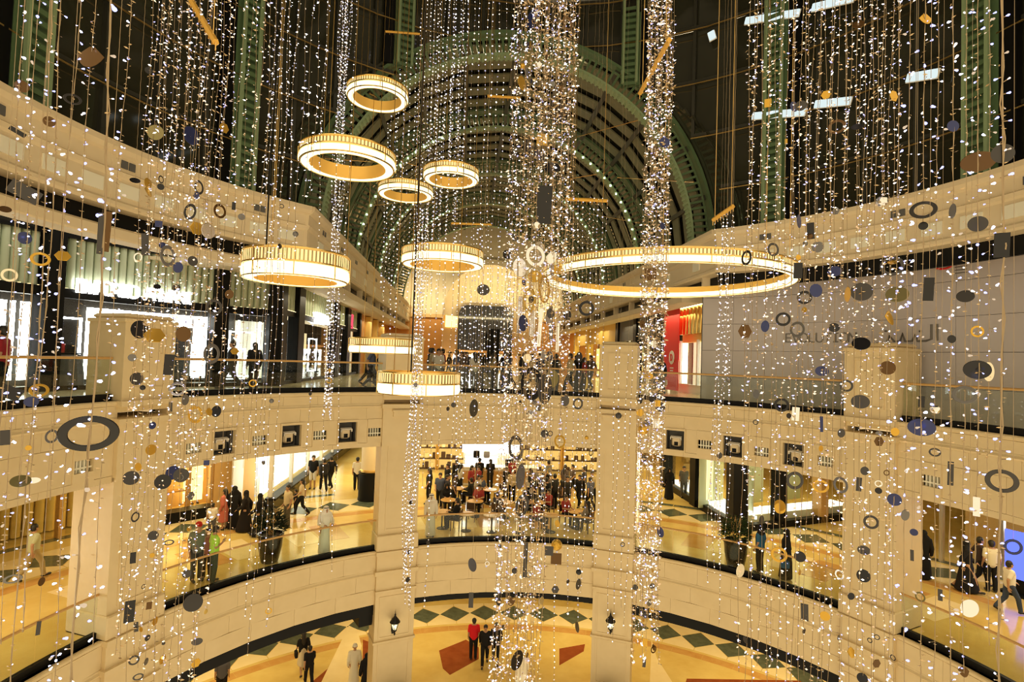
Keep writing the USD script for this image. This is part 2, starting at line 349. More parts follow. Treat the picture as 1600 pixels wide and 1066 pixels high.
for b in BAYS:
    a0, a1 = PANG[b-22.5]+HW, PANG[b+22.5]-HW
    for z in (0, 1):
        par = sgroup('gallery_fascia', f'curved cream stone band of the {BN[b]} bay, {"upper" if z else "middle"} gallery')
        zt, zb = (12, 9.93) if z else (6, 4.0)
        obj('core', G().arc(a0-.3, a1+.3, R+(.55 if z else .018), R+.75, zb+.001, zt-.30, 14), 'cream_stone' if not z else 'dark_grey', par)
        if z: obj('top_core', G().arc(a0-.3, a1+.3, R+.018, R+.5, 10.97, zt-.30, 14), 'cream_stone', par); obj('soffit', G().arc(a0-.3, a1+.3, R+.01, R+.56, zb, zb+.02, 14), 'cream_stone', par)
        mz = 11.42 if z else 5.12
        obj('moulding', G().prof(a0-.2, a1+.2, [(R+.1, mz), (R-.03, mz), (R-.06, mz+.05), (R-.02, mz+.10), (R-.01, mz+.15), (R+.1, mz+.15)], 14), 'cream_stone', par)
        obj('coping', G().prof(a0-.2, a1+.2, [(R+.4, zt-.13), (R+.0, zt-.13), (R-.05, zt-.09), (R-.05, zt-.03), (R-.02, zt), (R+.4, zt)], 14), 'cream_stone', par)
        rows(par, [(a0, a1)], mz+.15, zt-.13, 6)
        if z:
            nh = [(a-1.98, a+1.98) for a in niche_a if a0 < a < a1]; vh = [(a-1.42, a+1.42) for a in vent_a if a0 < a < a1]
            rows(par, [(a0, a1)], 10.98, mz, 6, 1); rows(par, subtract(a0, a1, nh+vh), 10.1, 10.98, 7); rows(par, [(a0, a1)], zb, 10.1, 9)
            for h0, h1 in nh:
                c = (h0+h1)/2
                fr = G().arc(h0, h1, R-.05, R+.12, 10.10, 10.17, 2).arc(h0, h1, R-.05, R+.12, 10.90, 10.98, 2)
                fr.arc(h0, h0+.24, R-.05, R+.12, 10.17, 10.90, 1).arc(h1-.24, h1, R-.05, R+.12, 10.17, 10.90, 1)
                obj('niche_frame', fr, 'cream_stone', par)
                obj('niche_lining', G().arc(h0, h1, R+.5, R+.54, 10.1, 10.98, 2).arc(h0, h0+.3, R+.1, R+.5, 10.1, 10.98, 1).arc(h1-.3, h1, R+.1, R+.5, 10.1, 10.98, 1).arc(h0, h1, R+.12, R+.5, 10.08, 10.16, 2), 'dark_grey', par)
            for h0, h1 in vh:
                fr = G().arc(h0, h1, R-.03, R+.1, 10.1, 10.33, 2).arc(h0, h1, R-.03, R+.1, 10.64, 10.98, 2).arc(h0, h0+.18, R-.03, R+.1, 10.33, 10.64, 1).arc(h1-.18, h1, R-.03, R+.1, 10.33, 10.64, 1)
                obj('vent_frame', fr, 'cream_stone', par)
                obj('vent_back', G().arc(h0, h1, R+.3, R+.34, 10.3, 10.7, 2), 'black', par)
                for q in range(1, 5):
                    t = h0+.18+(h1-h0-.36)*q/5; obj('vent_fin', G().arc(t-.08, t+.08, R+.02, R+.25, 10.33, 10.64, 1), 'pale_panel', par)
                obj('vent_fin', G().arc(h0+.18, h1-.18, R+.03, R+.06, 10.42, 10.46, 1), 'pale_panel', par)
        else:
            rows(par, [(a0, a1)], zb, 4.56, 7); rows(par, [(a0, a1)], 4.56, mz, 7, 1)
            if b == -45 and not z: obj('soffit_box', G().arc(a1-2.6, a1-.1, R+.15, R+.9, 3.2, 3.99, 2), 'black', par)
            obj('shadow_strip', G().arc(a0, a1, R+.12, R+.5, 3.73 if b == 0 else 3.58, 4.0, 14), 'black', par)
# floodlights in the niches
def floodlight(a, label):
    t = thing('floodlight', label, 'floodlight', P2(a, R+.27, 10.18), 180-a)
    obj('housing', G().bev((0, 0, .27), (.36, .2, .36), .05), 'cream_plaster', t)
    obj('visor', G().box((0, .14, .46), (.42, .14, .02), rx=-20).box((-.2, .14, .4), (.02, .12, .1)).box((.2, .14, .4), (.02, .12, .1)), 'white_paint', t)
    obj('lens', G().box((0, .105, .2), (.14, .02, .14)), 'black', t)
    obj('bracket', G().box((-.23, 0, .2), (.02, .06, .4)).box((.23, 0, .2), (.02, .06, .4)).box((0, 0, .01), (.48, .1, .02)), 'dark_grey', t)
for i, a in enumerate(niche_a):
    floodlight(a, ['white floodlight in the stone niche farthest left', 'white floodlight in the middle niche of the left bay', 'white floodlight in the niche beside the left central pilaster', 'white floodlight in the niche beside the right central pilaster', 'white floodlight in the middle niche of the right bay', 'white floodlight in the niche farthest right'][i])

# ------------------------------------------------------------------ pilasters
def frame_rect(g, w, h, z, y, t=.05, d=.03):
    g.box((0, y, z+t/2), (w, d, t)).box((0, y, z+h-t/2), (w, d, t)).box((-w/2+t/2, y, z+h/2), (t, d, h-2*t)).box((w/2-t/2, y, z+h/2), (t, d, h-2*t)); return g
PN = {-67.5: 'far left', -22.5: 'left central', 22.5: 'right central', 67.5: 'far right'}
pil = {}
for a in (-67.5, -22.5, 22.5, 67.5):
    t = thing('pilaster', f'cream stone pilaster with panelled faces, {PN[a]} of the rotunda', 'pilaster', P2(PANG[a], R, 0), 180-PANG[a], kind='structure')
    pil[a] = t
    W = 1.52     # local +y looks into the rotunda
    y0 = .16; DP = 1.42 if abs(a) > 60 else .85
    obj('plinth', G().bev((0, .2-DP/2, .35), (W+.12, DP+.08, .7), .03), 'cream_stone', t)
    obj('shaft', G().box((0, .16-DP/2, 2.55), (W, DP, 3.8)), 'cream_stone', t)
    obj('panel_frame', frame_rect(G(), W-.3, 1.7, .85, y0, .06, .04), 'cream_stone', t)
    obj('panel_frame', frame_rect(G(), W-.3, 1.55, 2.75, y0, .05, .04), 'cream_stone', t)
    obj('capital', G().box((0, .2-DP/2, 2.62), (W+.1, DP+.06, .08)).box((0, .2-DP/2, 4.5), (W+.06, DP+.06, .08)), 'cream_stone', t)
    obj('shaft', G().box((0, .16-DP/2, 5.2), (W, DP, 1.5)), 'cream_stone', t)
    obj('moulding', G().box((0, .22-DP/2, 5.2), (W+.14, DP+.08, .15)).box((0, .22-DP/2, 5.93), (W+.1, DP+.08, .14)), 'cream_stone', t)
    obj('plinth', G().bev((0, .18-DP/2, 6.3), (W+.1, DP+.06, .6), .03), 'cream_stone', t)
    obj('shaft', G().box((0, .1-DP/2, 8.3), (W, DP, 3.5)), 'cream_stone', t)
    obj('panel_frame', frame_rect(G(), W-.5, 3.2, 6.75, y0-.06, .06, .05), 'cream_stone', t)
    obj('shaft', G().box((0, .16-DP/2, 10.7), (W, DP, 1.5)), 'cream_stone', t)
    if abs(a) < 60: obj('capital', G().box((.18 if a > 0 else -.0, y0+.02, 11.18), (.75, .12, .2)).bev((.18 if a > 0 else 0, y0+.04, 11.3), (.85, .16, .08), .02), 'cream_stone', t)
    obj('moulding', G().box((0, .22-DP/2, 11.47), (W+.12, DP+.06, .15)).box((0, .22-DP/2, 11.93), (W+.06, DP+.06, .14)), 'cream_stone', t)
    obj('pedestal', G().box((0, -.5, 13.02), (W-.06, 1.3, 2.1)), 'cream_stone', t)
    obj('panel_frame', frame_rect(G(), W-.62, 1.5, 12.3, .16, .05, .04), 'cream_stone', t)
    cap = G().bev((0, -.5, 14.08), (W+.02, 1.4, .1), .02); cap.bev((0, -.5, 14.19), (W-.12, 1.26, .14), .06)
    obj('cap', cap, 'cream_stone', t)

# ------------------------------------------------------------------ glass balustrades
for b in BAYS:
    for lv, zf in ((1, 6.0), (2, 12.0)):
        a0, a1 = PANG[b-22.5]+HW, PANG[b+22.5]-HW
        t = thing('glass_railing', f'curved glass balustrade with gold handrail, {BN[b]} bay of the {"middle" if lv == 1 else "upper"} gallery', 'railing')
        rr = R+.22
        obj('base_channel', G().arc(a0, a1, rr-.06, rr+.06, zf, zf+.17, 14), 'black', t)
        n = 5
        for i in range(n):
            x0 = a0+(a1-a0)*i/n+.05; x1 = a0+(a1-a0)*(i+1)/n-.05
            obj('glass_panel', G().arc(x0, x1, rr-.007, rr+.007, zf+.17, zf+1.05, 4), 'rail_glass', t)
        obj('handrail', G().tube([P2(x, rr, zf+1.09) for x in np.linspace(a0, a1, 16)], .035, 8), 'gold_wood', t, True)

# ------------------------------------------------------------------ frieze and ledge above the upper gallery, rotunda sides and hall
HX = 7.4; CA = math.degrees(math.asin(HX/R))
FR = [(0.85, 16.9), (.02, 16.9), (-.04, 16.96), (-.04, 17.04), (.02, 17.1), (.02, 17.66), (-.03, 17.72), (-.06, 17.82), (.0, 17.86), (-.02, 18.2), (-.12, 18.26), (-.2, 18.36), (-.2, 18.5), (.85, 18.5)]
LG = [(4.6, 16.1), (.0, 16.1), (-.03, 16.14), (-.03, 16.36), (.05, 16.42), (4.6, 16.42)]
def hall_prof(g, sx, y0, y1, prof):
    pts = [(sx*(HX+o), z) for o, z in prof]; m = len(pts)
    v = np.array([[x, y, z] for y in (y0, y1) for x, z in pts]); f = [[k, m+k, m+(k+1) % m, (k+1) % m] for k in range(m)]
    g.add(v, f); cap = trimesh.creation.triangulate_polygon(Polygon(pts), engine='earcut')
    for y in (y0, y1): g.add([[p[0], y, p[1]] for p in cap[0]], cap[1])
    return g
y_c = R*cos(rad(CA))
for sx, nm in ((-1, 'left'), (1, 'right')):
    par = sgroup('frieze', f'cream moulded frieze over the {nm} upper gallery')
    A0, A1 = (CA, 122) if sx > 0 else (-122, -CA)
    obj('frieze_band', G().prof(A0, A1, [(R+o, z) for o, z in FR], 34), 'cream_plaster', par)
    obj('frieze_band', hall_prof(G(), sx, y_c-.1, 45, FR), 'cream_plaster', par)
    obj('gap_back', G().arc(A0, A1, R+.5, R+.6, 16.4, 16.92, 30), 'black', par)
    obj('gap_back', G().box((sx*(HX+.55), (y_c+45)/2, 16.66), (.1, 45-y_c, .54)), 'black', par)
    if sx < 0:
        obj('ledge', G().prof(A0, A1, [(R+min(o, .6), z) for o, z in LG], 34), 'cream_plaster', par)
    obj('ledge', hall_prof(G(), sx, y_c+(0 if sx < 0 else 3.), 45, [(min(o, .9), z) for o, z in LG]), 'cream_plaster', par)
    for y in np.arange(y_c+1.2, 44, 3.2):      # posts in the black gap, small vents in the frieze, pale squares
        obj('gap_post', G().box((sx*(HX+.2), y, 16.66), (.3, .12, .5)), 'cream_plaster', par)
        obj('frieze_vent', G().box((sx*(HX-.0), y+.7, 18.03), (.06, .16, .18)).box((sx*(HX-.0), y+1.0, 18.03), (.06, .16, .18)), 'dark_grey', par)
        obj('pale_square', G().box((sx*(HX+.01), y+.5, 17.4), (.05, .62, .36)), 'pale_panel', par)
    for a in np.arange(CA+4, 120, 5.1):
        obj('pale_square', G().arc(sx*a-1.4, sx*a+1.4, R-.01, R+.05, 17.22, 17.56, 1), 'pale_panel', par)
    for a in (CA+9, CA+30, CA+47):
        obj('frieze_vent', G().arc(sx*a-1.0, sx*a-.1, R-.04, R+.03, 17.94, 18.14, 1).arc(sx*a+.1, sx*a+1.0, R-.04, R+.03, 17.94, 18.14, 1), 'dark_grey', par)
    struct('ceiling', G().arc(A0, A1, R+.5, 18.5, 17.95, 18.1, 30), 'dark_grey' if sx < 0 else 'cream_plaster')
    struct('ceiling', G().box((sx*(HX+3.2), (y_c+46)/2+.2, 16.5), (4.8, 46-y_c, .1)), 'cream_plaster')

# ------------------------------------------------------------------ glazed drum, dome and barrel vault (night outside)
VR, VZ, DR = 8.4, 18.45, 12.6
def on_drum(u, z, r=DR): a = u/DR; return [r*sin(a), r*cos(a), z]
ribs_a = [-79.6, -50.5, -22.7, 23.0, 49.5, 78.5]
drum = sgroup('glazed_drum', 'dark glazed drum above the rotunda with green ribs')
amax = 112
arch = Polygon([(DR*math.asin(max(-1, min(1, (VR+.3)*cos(t)/DR))), VZ+(VR+.3)*sin(t)) for t in np.linspace(0, pi, 40)]+[(-DR*math.asin((VR+.3)/DR), VZ-1), (DR*math.asin((VR+.3)/DR), VZ-1)])
ue = np.radians(np.linspace(-amax, amax, 33))*DR; ze = [18.3, 20.55, 22.8, 25.05, 27.3, 29.2]
for i in range(32):
    for j in range(5):
        P = sbox(ue[i]+.05, ze[j]+.05, ue[i+1]-.05, ze[j+1]-.05).difference(arch)
        if P.is_empty or P.area < .05: continue
        for q in getattr(P, 'geoms', [P]):
            if q.area < .05: continue
            v, f = trimesh.creation.triangulate_polygon(q, engine='earcut')
            tl = .02*((i*7+j*3) % 5-2)
            n = len(v); vv = np.array([on_drum(x, z, DR+tl*(z-ze[j])*.4) for x, z in v]); v2 = np.array([on_drum(x, z, DR+.05) for x, z in v])
            obj('pane', G().add(np.vstack([vv, v2]), np.vstack([f, f[:, ::-1]+n])), 'roof_glass', drum)
for i in range(33):
    a = math.degrees(ue[i]/DR); zb = 18.3
    if abs(ue[i]) < DR*math.asin(VR/DR): zb = VZ+math.sqrt(max(0, VR**2-(DR*sin(ue[i]/DR))**2))
    obj('mullion', G().arc(a-.28, a+.28, DR-.16, DR+.02, zb, 29.2, 1), 'roof_frame', drum)
ca = math.degrees(math.asin(VR/DR))
for z in ze[1:]:
    w = 0 if z >= VZ+VR else math.degrees(math.asin(math.sqrt(VR**2-(z-VZ)**2)/DR))
    for s0, s1 in ([(-amax, -w), (w, amax)] if w else [(-amax, amax)]):
        obj('transom', G().arc(s0, s1, DR-.14, DR+.02, z-.06, z+.06, 24), 'roof_frame', drum)
        obj('transom_rail', G().arc(s0, s1, DR-.3, DR-.26, z-.2, z-.16, 24), 'brass', drum)
for a in ribs_a:
    zb = 18.4
    if abs(a) < ca: zb = VZ+math.sqrt(VR**2-(DR*sin(rad(a)))**2)
    p = [(DR-.55, z) for z in np.linspace(zb, 28.2, 8)]+[(DR-.55-1.2*(1-cos(t)) if 0 else DR-.55-8*(1-cos(t)), 28.2+8*sin(t)*.62) for t in np.linspace(.12, 1.2, 8)]
    ch = G()
    for da in (-1.35, 1.35): ch.tube([P2(a+da, r, z) for r, z in p], .07, 5)
    obj('rib_rail', ch, 'rib_lit', drum)
    zz = zb
    rung = G()
    while zz < 28.6:
        obj('rib_rung', G().box(P2(a, DR-.5, zz), (.56, .05, .13), rz=-a), 'rib_green', drum); zz += .27
    obj('rib_back', G().arc(a-1.9, a+1.9, DR-.3, DR-.1, zb, 28.4, 1), 'rib_green', drum)
    obj('rib_back', G().arc(a+(2.0 if a > 0 else -3.9), a+(3.9 if a > 0 else -2.0), DR-.3, DR-.1, zb, 28.4, 1), 'black', drum)
dome_g = G(); dp = [(DR+.1, 29.1), (DR-1.5, 31.6), (DR-4.5, 33.8), (DR-8.5, 35), (0.01, 35.4)]
dome_g.lathe(dp+[(0.01, 35.6), (DR-4.5, 34.1), (DR+.4, 29.1)], 40)
struct('ceiling', dome_g, 'roof_glass')
# barrel vault of the hall
vault = sgroup('barrel_vault', 'dark glazed barrel vault of the hall with green lattice arches')
RY = [11.4, 18.6, 26.2, 33.6, 41.0]
def vp(t, r, y): return [-r*cos(t), y, VZ+r*sin(t)]
NS = 12
def vbox(t0, t1, r0, r1, y0, y1, n=3):
    g = G(); T = np.linspace(t0, t1, n+1)
    v = np.array([vp(t, r, y) for t in T for r, y in ((r0, y0), (r1, y0), (r1, y1), (r0, y1))]); f = []
    for i in range(n):
        for k in range(4): f.append([i*4+k, i*4+(k+1) % 4, i*4+4+(k+1) % 4, i*4+4+k])
    f += [[0, 3, 2, 1], [n*4, n*4+1, n*4+2, n*4+3]]
    return g.add(v, f)
for bi, (y0, y1) in enumerate(zip(RY, RY[1:]+[45.2])):
    for s in range(NS):
        t0, t1 = pi*s/NS, pi*(s+1)/NS
        obj('pane', vbox(t0+.006, t1-.006, VR+.35, VR+.4, y0+.05, y1-.05, 1), 'roof_glass', vault)
        if bi < 4:
            for q in range(5):
                yq = y0+.5+(y1-y0-1.0)*q/5; obj('louvre', vbox(t0+.01, t1-.01, VR+.12, VR+.19, yq, yq+.72, 1), 'louvre', vault)
        obj('purlin', vbox(t0-.012, t0+.012, VR+.05, VR+.33, y0, y1, 1), 'roof_frame', vault)
    if bi < 5:
        arch_t = np.linspace(.0, pi, 49)
        obj('arch_flange', vbox(0, pi, VR-.75, VR-.66, y0-.22, y0+.22, 48), 'rib_lit', vault, smooth=False)
        obj('arch_flange', vbox(0, pi, VR+.18, VR+.3, y0-.22, y0+.22, 48), 'rib_green', vault)
        obj('arch_flange', vbox(0, pi, VR+.02, VR+.06, y0-.06, y0+.06, 48), 'rib_green', vault)
        if bi < 3:
            for k in range(96):
                t = pi*(k+.5)/96; obj('arch_baluster', vbox(t-.006, t+.006, VR-.66, VR+.02, y0-.05, y0+.05, 1), 'rib_green', vault)
            for k in range(120):
                t = pi*(k+.5)/120; obj('arch_rung', vbox(t-.006, t+.006, VR-.80, VR-.75, y0-.22, y0+.22, 1), 'rib_lit', vault)
        else:
            g = G()
            for k in range(96): t = pi*(k+.5)/96; h = vbox(t-.006, t+.006, VR-.66, VR+.02, y0-.05, y0+.05, 1); g.add(h.v[0], h.f[0])
            tag(obj('arch_balusters', g, 'rib_green', vault), kind='stuff')
    br = G()
    if bi < 4:
        for t in (.35, .75): br.tube([vp(t, VR-.1, y0), vp(t+.35, VR-.1, y1)], .025, 4).tube([vp(pi-t, VR-.1, y0), vp(pi-t-.35, VR-.1, y1)], .025, 4)
        obj('tie_rod', br, 'brass', vault)
for k in range(60):      # collar between drum and vault
    t0, t1 = pi*k/60, pi*(k+1)/60; xm = (VR+.35)*max(abs(cos(t0)), abs(cos(t1))); yd = math.sqrt(max(0, DR*DR-min(xm, DR)**2))
    if yd < 11.35: obj('collar_pane', vbox(t0, t1, VR+.33, VR+.42, yd-.1, 11.5, 1), 'roof_glass', vault)
obj('collar_base', G().box((VR+.6, 10.4, 18.0), (.6, 2.6, 1.6)).box((-VR-.6, 10.4, 18.0), (.6, 2.6, 1.6)), 'cream_plaster', vault)
# uplights on the arches

for y in RY[1:4]:
    g = G()
    for k in range(44):
        t = pi*(k+.5)/44
        if t < 1.15 or t > pi-1.15: g.box(vp(t, VR-.78, y-.24), (.09, .05, .09))
    tag(obj('arch_bulbs', g, 'arch_lamp', vault), kind='stuff')
# glowing strips added for reflections and outside light on the drum glass
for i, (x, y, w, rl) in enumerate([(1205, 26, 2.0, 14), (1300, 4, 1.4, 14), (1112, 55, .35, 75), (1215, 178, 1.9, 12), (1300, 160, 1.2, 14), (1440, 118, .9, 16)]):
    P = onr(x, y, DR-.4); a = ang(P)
    t = thing('strip_lamp', ['long pale painted glow at the top right of the glazed drum', 'pale painted glow on the drum beside the longest one, near the top edge', 'small upright pale painted glow on the drum glass', 'long pale painted glow low on the right drum beside the green rib', 'faint pale painted glow on the drum above the right frieze', 'short pale painted glow far right on the drum'][i], 'glow_patch', P, rot=(0, rl, -a))
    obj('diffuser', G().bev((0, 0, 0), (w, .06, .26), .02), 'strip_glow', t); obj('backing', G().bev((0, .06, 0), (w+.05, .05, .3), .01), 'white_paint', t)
# ------------------------------------------------------------------ upper gallery, left: fluted shop front
def shop_group(name, label, cat='shop front'): return tag(UsdGeom.Xform.Define(stage, uniq('/World/'+name)), label, cat)
SR = 15.5
sf = sgroup('shop_front', 'fluted pale green shop front with black columns and glowing white windows, upper left gallery')
A0, A1 = -116, -38.3
obj('base', G().arc(A0, A1, SR-.05, SR+.3, 12, 12.14, 40), 'black', sf)
obj('header', G().arc(A0, A1, SR-.12, SR+.2, 14.82, 15.1, 40), 'black', sf)
obj('upper_panel', G().arc(A0, A1, SR, SR+.2, 16.66, 17.95, 40), 'black_gloss', sf)
obj('upper_rail', G().arc(A0, A1, SR-.1, SR, 16.66, 16.78, 40), 'black', sf)
obj('flute_backing', G().arc(A0, A1, SR+.1, SR+.2, 15.1, 16.66, 40), 'mint', sf)
for i, a in enumerate(np.arange(A0+.4, A1, .92)):
    obj('flute', G().tube([P2(a, SR+.07, 15.1), P2(a, SR+.07, 16.66)], .115, 8), 'mint', sf, True)
COLA = [-96, -82.5, -66.3, -46.4, -38.6]
for a in COLA: obj('column', G().arc(a-.95, a+.95, SR-.3, SR+.3, 12, 16.9, 2), 'black', sf)
obj('strip_light', G().arc(A0, A1, SR-.0, SR+.03, 15.1, 15.13, 40), 'soft_warm', sf)
for x0, x1 in zip(COLA, COLA[1:]):
    for i in range(3):
        e0 = x0+1+(x1-x0-2)*i/3; e1 = x0+1+(x1-x0-2)*(i+1)/3
        obj('glass_panel', G().arc(e0+.06, e1-.06, SR+.1, SR+.12, 12.14, 14.82, 3), 'shop_glass', sf)
obj('back_wall', G().arc(A0, A1, SR+2.6, SR+2.7, 12, 15.1, 40), 'dark_interior', sf)
obj('shop_ceiling', G().arc(A0, A1, SR+.2, SR+2.6, 15.1, 15.2, 40), 'white_paint', sf)
# glowing display walls behind the glass
def glow_panel(par, a0, a1, z0, z1, r, m='white_light', nm='light_panel'): return obj(nm, G().arc(a0, a1, r, r+.05, z0, z1, max(1, int((a1-a0)/3))), m, par)
for px0, px1 in ((-90, -30), (-20, 8), (14, 22), (30, 47), (52, 60), (134, 152), (302, 334), (430, 436)):
    glow_panel(sf, ang(onr(px0, 520, SR+2.4)), ang(onr(px1, 520, SR+2.4)), 12.2, 14.75, SR+2.4)
glow_panel(sf, ang(onr(134, 520, SR+2.4)), ang(onr(300, 520, SR+2.4)), 14.25, 14.75, SR+2.4)
glow_panel(sf, ang(onr(352, 520, SR+2.4)), ang(onr(430, 520, SR+2.4)), 12.2, 14.7, SR+2.45, 'pale_panel', 'pale_backdrop')
for px in (356, 372, 405, 425): obj('tall_slat', G().arc(ang(onr(px, 520, SR+2.3))-.12, ang(onr(px, 520, SR+2.3))+.12, SR+2.2, SR+2.3, 12.2, 14.7, 1), 'white_light', sf)
# framed light outlines
def light_frame(r, px0, px1, z0, z1, label, w=.05, m='cool_light', back=None):
    a0, a1 = ang(onr(px0, 540, r)), ang(onr(px1, 540, r)); ac = (a0+a1)/2; W = rad(a1-a0)*r; H = z1-z0
    t = thing('display_stand', label, 'display frame', P2(ac, r, 12.14), 180-ac)
    g = G(); frame_rect(g, W, H, z0-12.14, 0, w, w); obj('light_tube', g, m, t)
    obj('foot', G().box((0, 0, .04), (W+.2, .16, .08)).box((-W/2, 0, (z0-12.14)/2), (.05, .05, z0-12.14)).box((W/2, 0, (z0-12.14)/2), (.05, .05, z0-12.14)), 'black', t)
    if back: obj('backing', G().box((0, -.06, z0-12.14+H/2), (W-.12, .05, H-.12)), back, t)
    return t
light_frame(SR+1.15, 75, 126, 12.75, 14.3, 'big square light frame round a dark backdrop in the shop window far left', .07, back='dark_interior')
light_frame(SR+1.2, 299, 316, 12.35, 13.6, 'thin white light frame in the window left of the black column', .06)
light_frame(SR+1.3, 357, 396, 12.3, 14.2, 'tall white light frame behind the two dark strollers', .07)
light_frame(SR+.8, 352, 385, 12.2, 13.5, 'low white light frame overlapping the tall one', .07)
# things in the dark display window
t = thing('display_table', 'dark draped display table in the far left shop window', 'table', P2(ang(onr(100, 560, SR+.42)), SR+.42, 12.14), 180-ang(onr(100, 560, SR+.42)))
obj('drape', G().lathe([(.55, 0), (.5, .5), (.42, .95), (.3, .97), (0, .97)], 14), 'dark_grey', t); obj('top', G().lathe([(0, .97), (.44, .97), (.44, 1.0), (0, 1.0)], 14), 'black', t)
for i, (px, z, lab, m) in enumerate([(91, 13.2, 'red shoe box lifted on the display table', 'red_banner'), (109, 13.14, 'black handbag on the draped display table', 'black')]):
    P = P2(ang(onr(px, 520, SR+.42)), SR+.42, 13.14); t = thing('box' if i == 0 else 'handbag', lab, 'box' if i == 0 else 'handbag', P, 25)
    if i == 0: obj('carton', G().bev((0, 0, .12), (.34, .24, .24), .01), m, t); obj('lid', G().bev((0, 0, .26), (.36, .26, .05), .01), m, t)
    else:
        obj('bag_body', G().add(*(lambda h: (h.vertices, h.faces))(trimesh.convex.convex_hull(np.array([[x, y, z] for x, y, z in ((-.2, -.08, 0), (.2, -.08, 0), (-.2, .08, 0), (.2, .08, 0), (-.14, -.05, .26), (.14, -.05, .26), (-.14, .05, .26), (.14, .05, .26))])))), m, t)
        obj('bag_handle', G().tube([(.1*cos(u), 0, .26+.13*sin(u)) for u in np.linspace(0, pi, 9)], .012, 5), m, t)
def letters(name, text, h, mat_, P, rz, label, cat='sign', depth=.06, parent=None):
    t = thing(name, label, cat, P, rz)
    x = 0
    for ch in text:
        if ch == ' ': x += h*.45; continue
        m = meshkit.text_mesh(ch, h, depth, True); b = m.bounds; m.apply_translation((x-b[0][0], 0, 0)); w = b[1][0]-b[0][0]
        v = np.array(m.vertices); v = np.stack([v[:, 0], -v[:, 2], v[:, 1]], 1)
        obj('letter', G().add(v, m.faces), mat_, t); x += w+h*.16
    return t, x
# curved row of glowing letters
tt = thing('shop_sign', 'long row of glowing white letters over the fluted shop front', 'sign', (0, 0, 0))
txt = 'EMPORIO ARMANI'; a_s, a_e = -63.9, -50.3
for i, ch in enumerate(txt):
    if ch == ' ': continue
    m = meshkit.text_mesh(ch, .42, .08, True); c = m.bounds.mean(0); v = np.array(m.vertices)-[c[0], 0, 0]
    a = a_s+(a_e-a_s)*(i+.5)/len(txt)
    B = np.array([[cos(rad(a)), -sin(rad(a)), 0], [0, 0, 1], [-sin(rad(a)), -cos(rad(a)), 0]])
    obj('letter', G().add(v@B+P2(a, SR-.14, 15.02), m.faces), 'white_light', tt)
obj('letter_rail', G().arc(a_s-.3, a_e+.3, SR-.14, SR-.1, 14.98, 15.02, 8), 'black', tt)
# hall side, left
WX = -9.6
hs = sgroup('shop_front', 'row of black columned shop fronts with mint panels along the left side of the hall')
ys = [12.4, 15.0, 22.4, 25.6, 29.6]
for y in ys: obj('column', G().bev((WX, y, 14.2), (.5, .95 if y < 29 else .6, 4.4), .03), 'black', hs)
for y0, y1 in zip(ys, ys[1:]):
    obj('mint_panel', G().bev((WX-.02, (y0+y1)/2, 15.85), (.1, y1-y0-.8, 1.25), .01), 'mint', hs)
    for q in range(int((y1-y0)/.45)): obj('flute', G().box((WX+.05, y0+.6+q*.45, 15.85), (.04, .06, 1.2)), 'mint', hs)
    obj('header', G().box((WX, (y0+y1)/2, 15.1), (.2, y1-y0, .22)), 'black', hs)
    obj('base', G().box((WX, (y0+y1)/2, 12.07), (.2, y1-y0, .14)), 'black', hs)
    for q in range(2): obj('glass_panel', G().box((WX, y0+(y1-y0)*(q+.5)/2, 13.57), (.02, (y1-y0)/2-.1, 2.85)), 'shop_glass', hs)
    obj('strip_light', G().box((WX+.08, (y0+y1)/2, 15.23), (.04, y1-y0-1, .03)), 'soft_warm', hs)
obj('back_wall', G().box((WX-2.2, 21, 13.6), (.1, 17, 3.2)), 'dark_interior', hs)
obj('light_panel', G().box((WX-2.1, 18.5, 13.4), (.05, 1.0, 2.0)).box((WX-2.1, 24, 13.4), (.05, .5, 2.4)), 'soft_warm', hs)
obj('pale_backdrop', G().box((WX-1.6, 17, 13.4), (.05, .5, 2.6)).box((WX-1.6, 20.3, 13.4), (.05, .6, 2.6)), 'mint', hs)
def hall_frame(y, w, z0, z1, label):
    t = thing('display_stand', label, 'display frame', (WX-.5, y, 12), -90)
    obj('light_tube', frame_rect(G(), w, z1-z0, z0-12, 0, .07, .07), 'cool_light', t); obj('foot', G().box((0, 0, (z0-12)/2), (w, .3, z0-12)), 'black', t)
hall_frame(17.2, 1.5, 12.3, 14.3, 'white light frame in the hall shop window under the wavy white sign'); hall_frame(19.8, 1.6, 12.4, 14.2, 'white light frame farther along the hall shop window')
t = thing('shop_sign', 'wavy white glowing sign on the mint panel at the hall corner', 'sign', (WX+.14, 17.6, 15.0), 90)
zg = [(-.0, 0), (.22, .42), (.5, -.02), (.8, .42), (1.05, 0), (1.4, .42), (1.6, .02), (1.9, .4), (2.2, .05), (2.5, .38), (2.8, .02)]
obj('letter_stroke', G().tube([(x, 0, z+.02) for x, z in zg], .11, 6), 'white_light', t, True); obj('backing', G().box((1.4, .05, .2), (2.9, .03, .08)), 'black', t)
t = thing('shop_sign', 'small square pink glowing sign on a mint panel in the hall', 'sign', (WX+.16, 26.6, 15.25), 90)
pg = G(); frame_rect(pg, .95, .95, -.1, 0, .1, .06); pg.tm(trimesh.Trimesh(*(lambda m: (np.stack([m.vertices[:, 0]-.2, -m.vertices[:, 2], m.vertices[:, 1]+.08], 1), m.faces))(meshkit.text_mesh('B', .6, .06, True)), process=False))
obj('glyph', pg, 'pink_light', t); obj('backing', G().box((0, .05, .37), (1.0, .03, 1.0)), 'black', t)
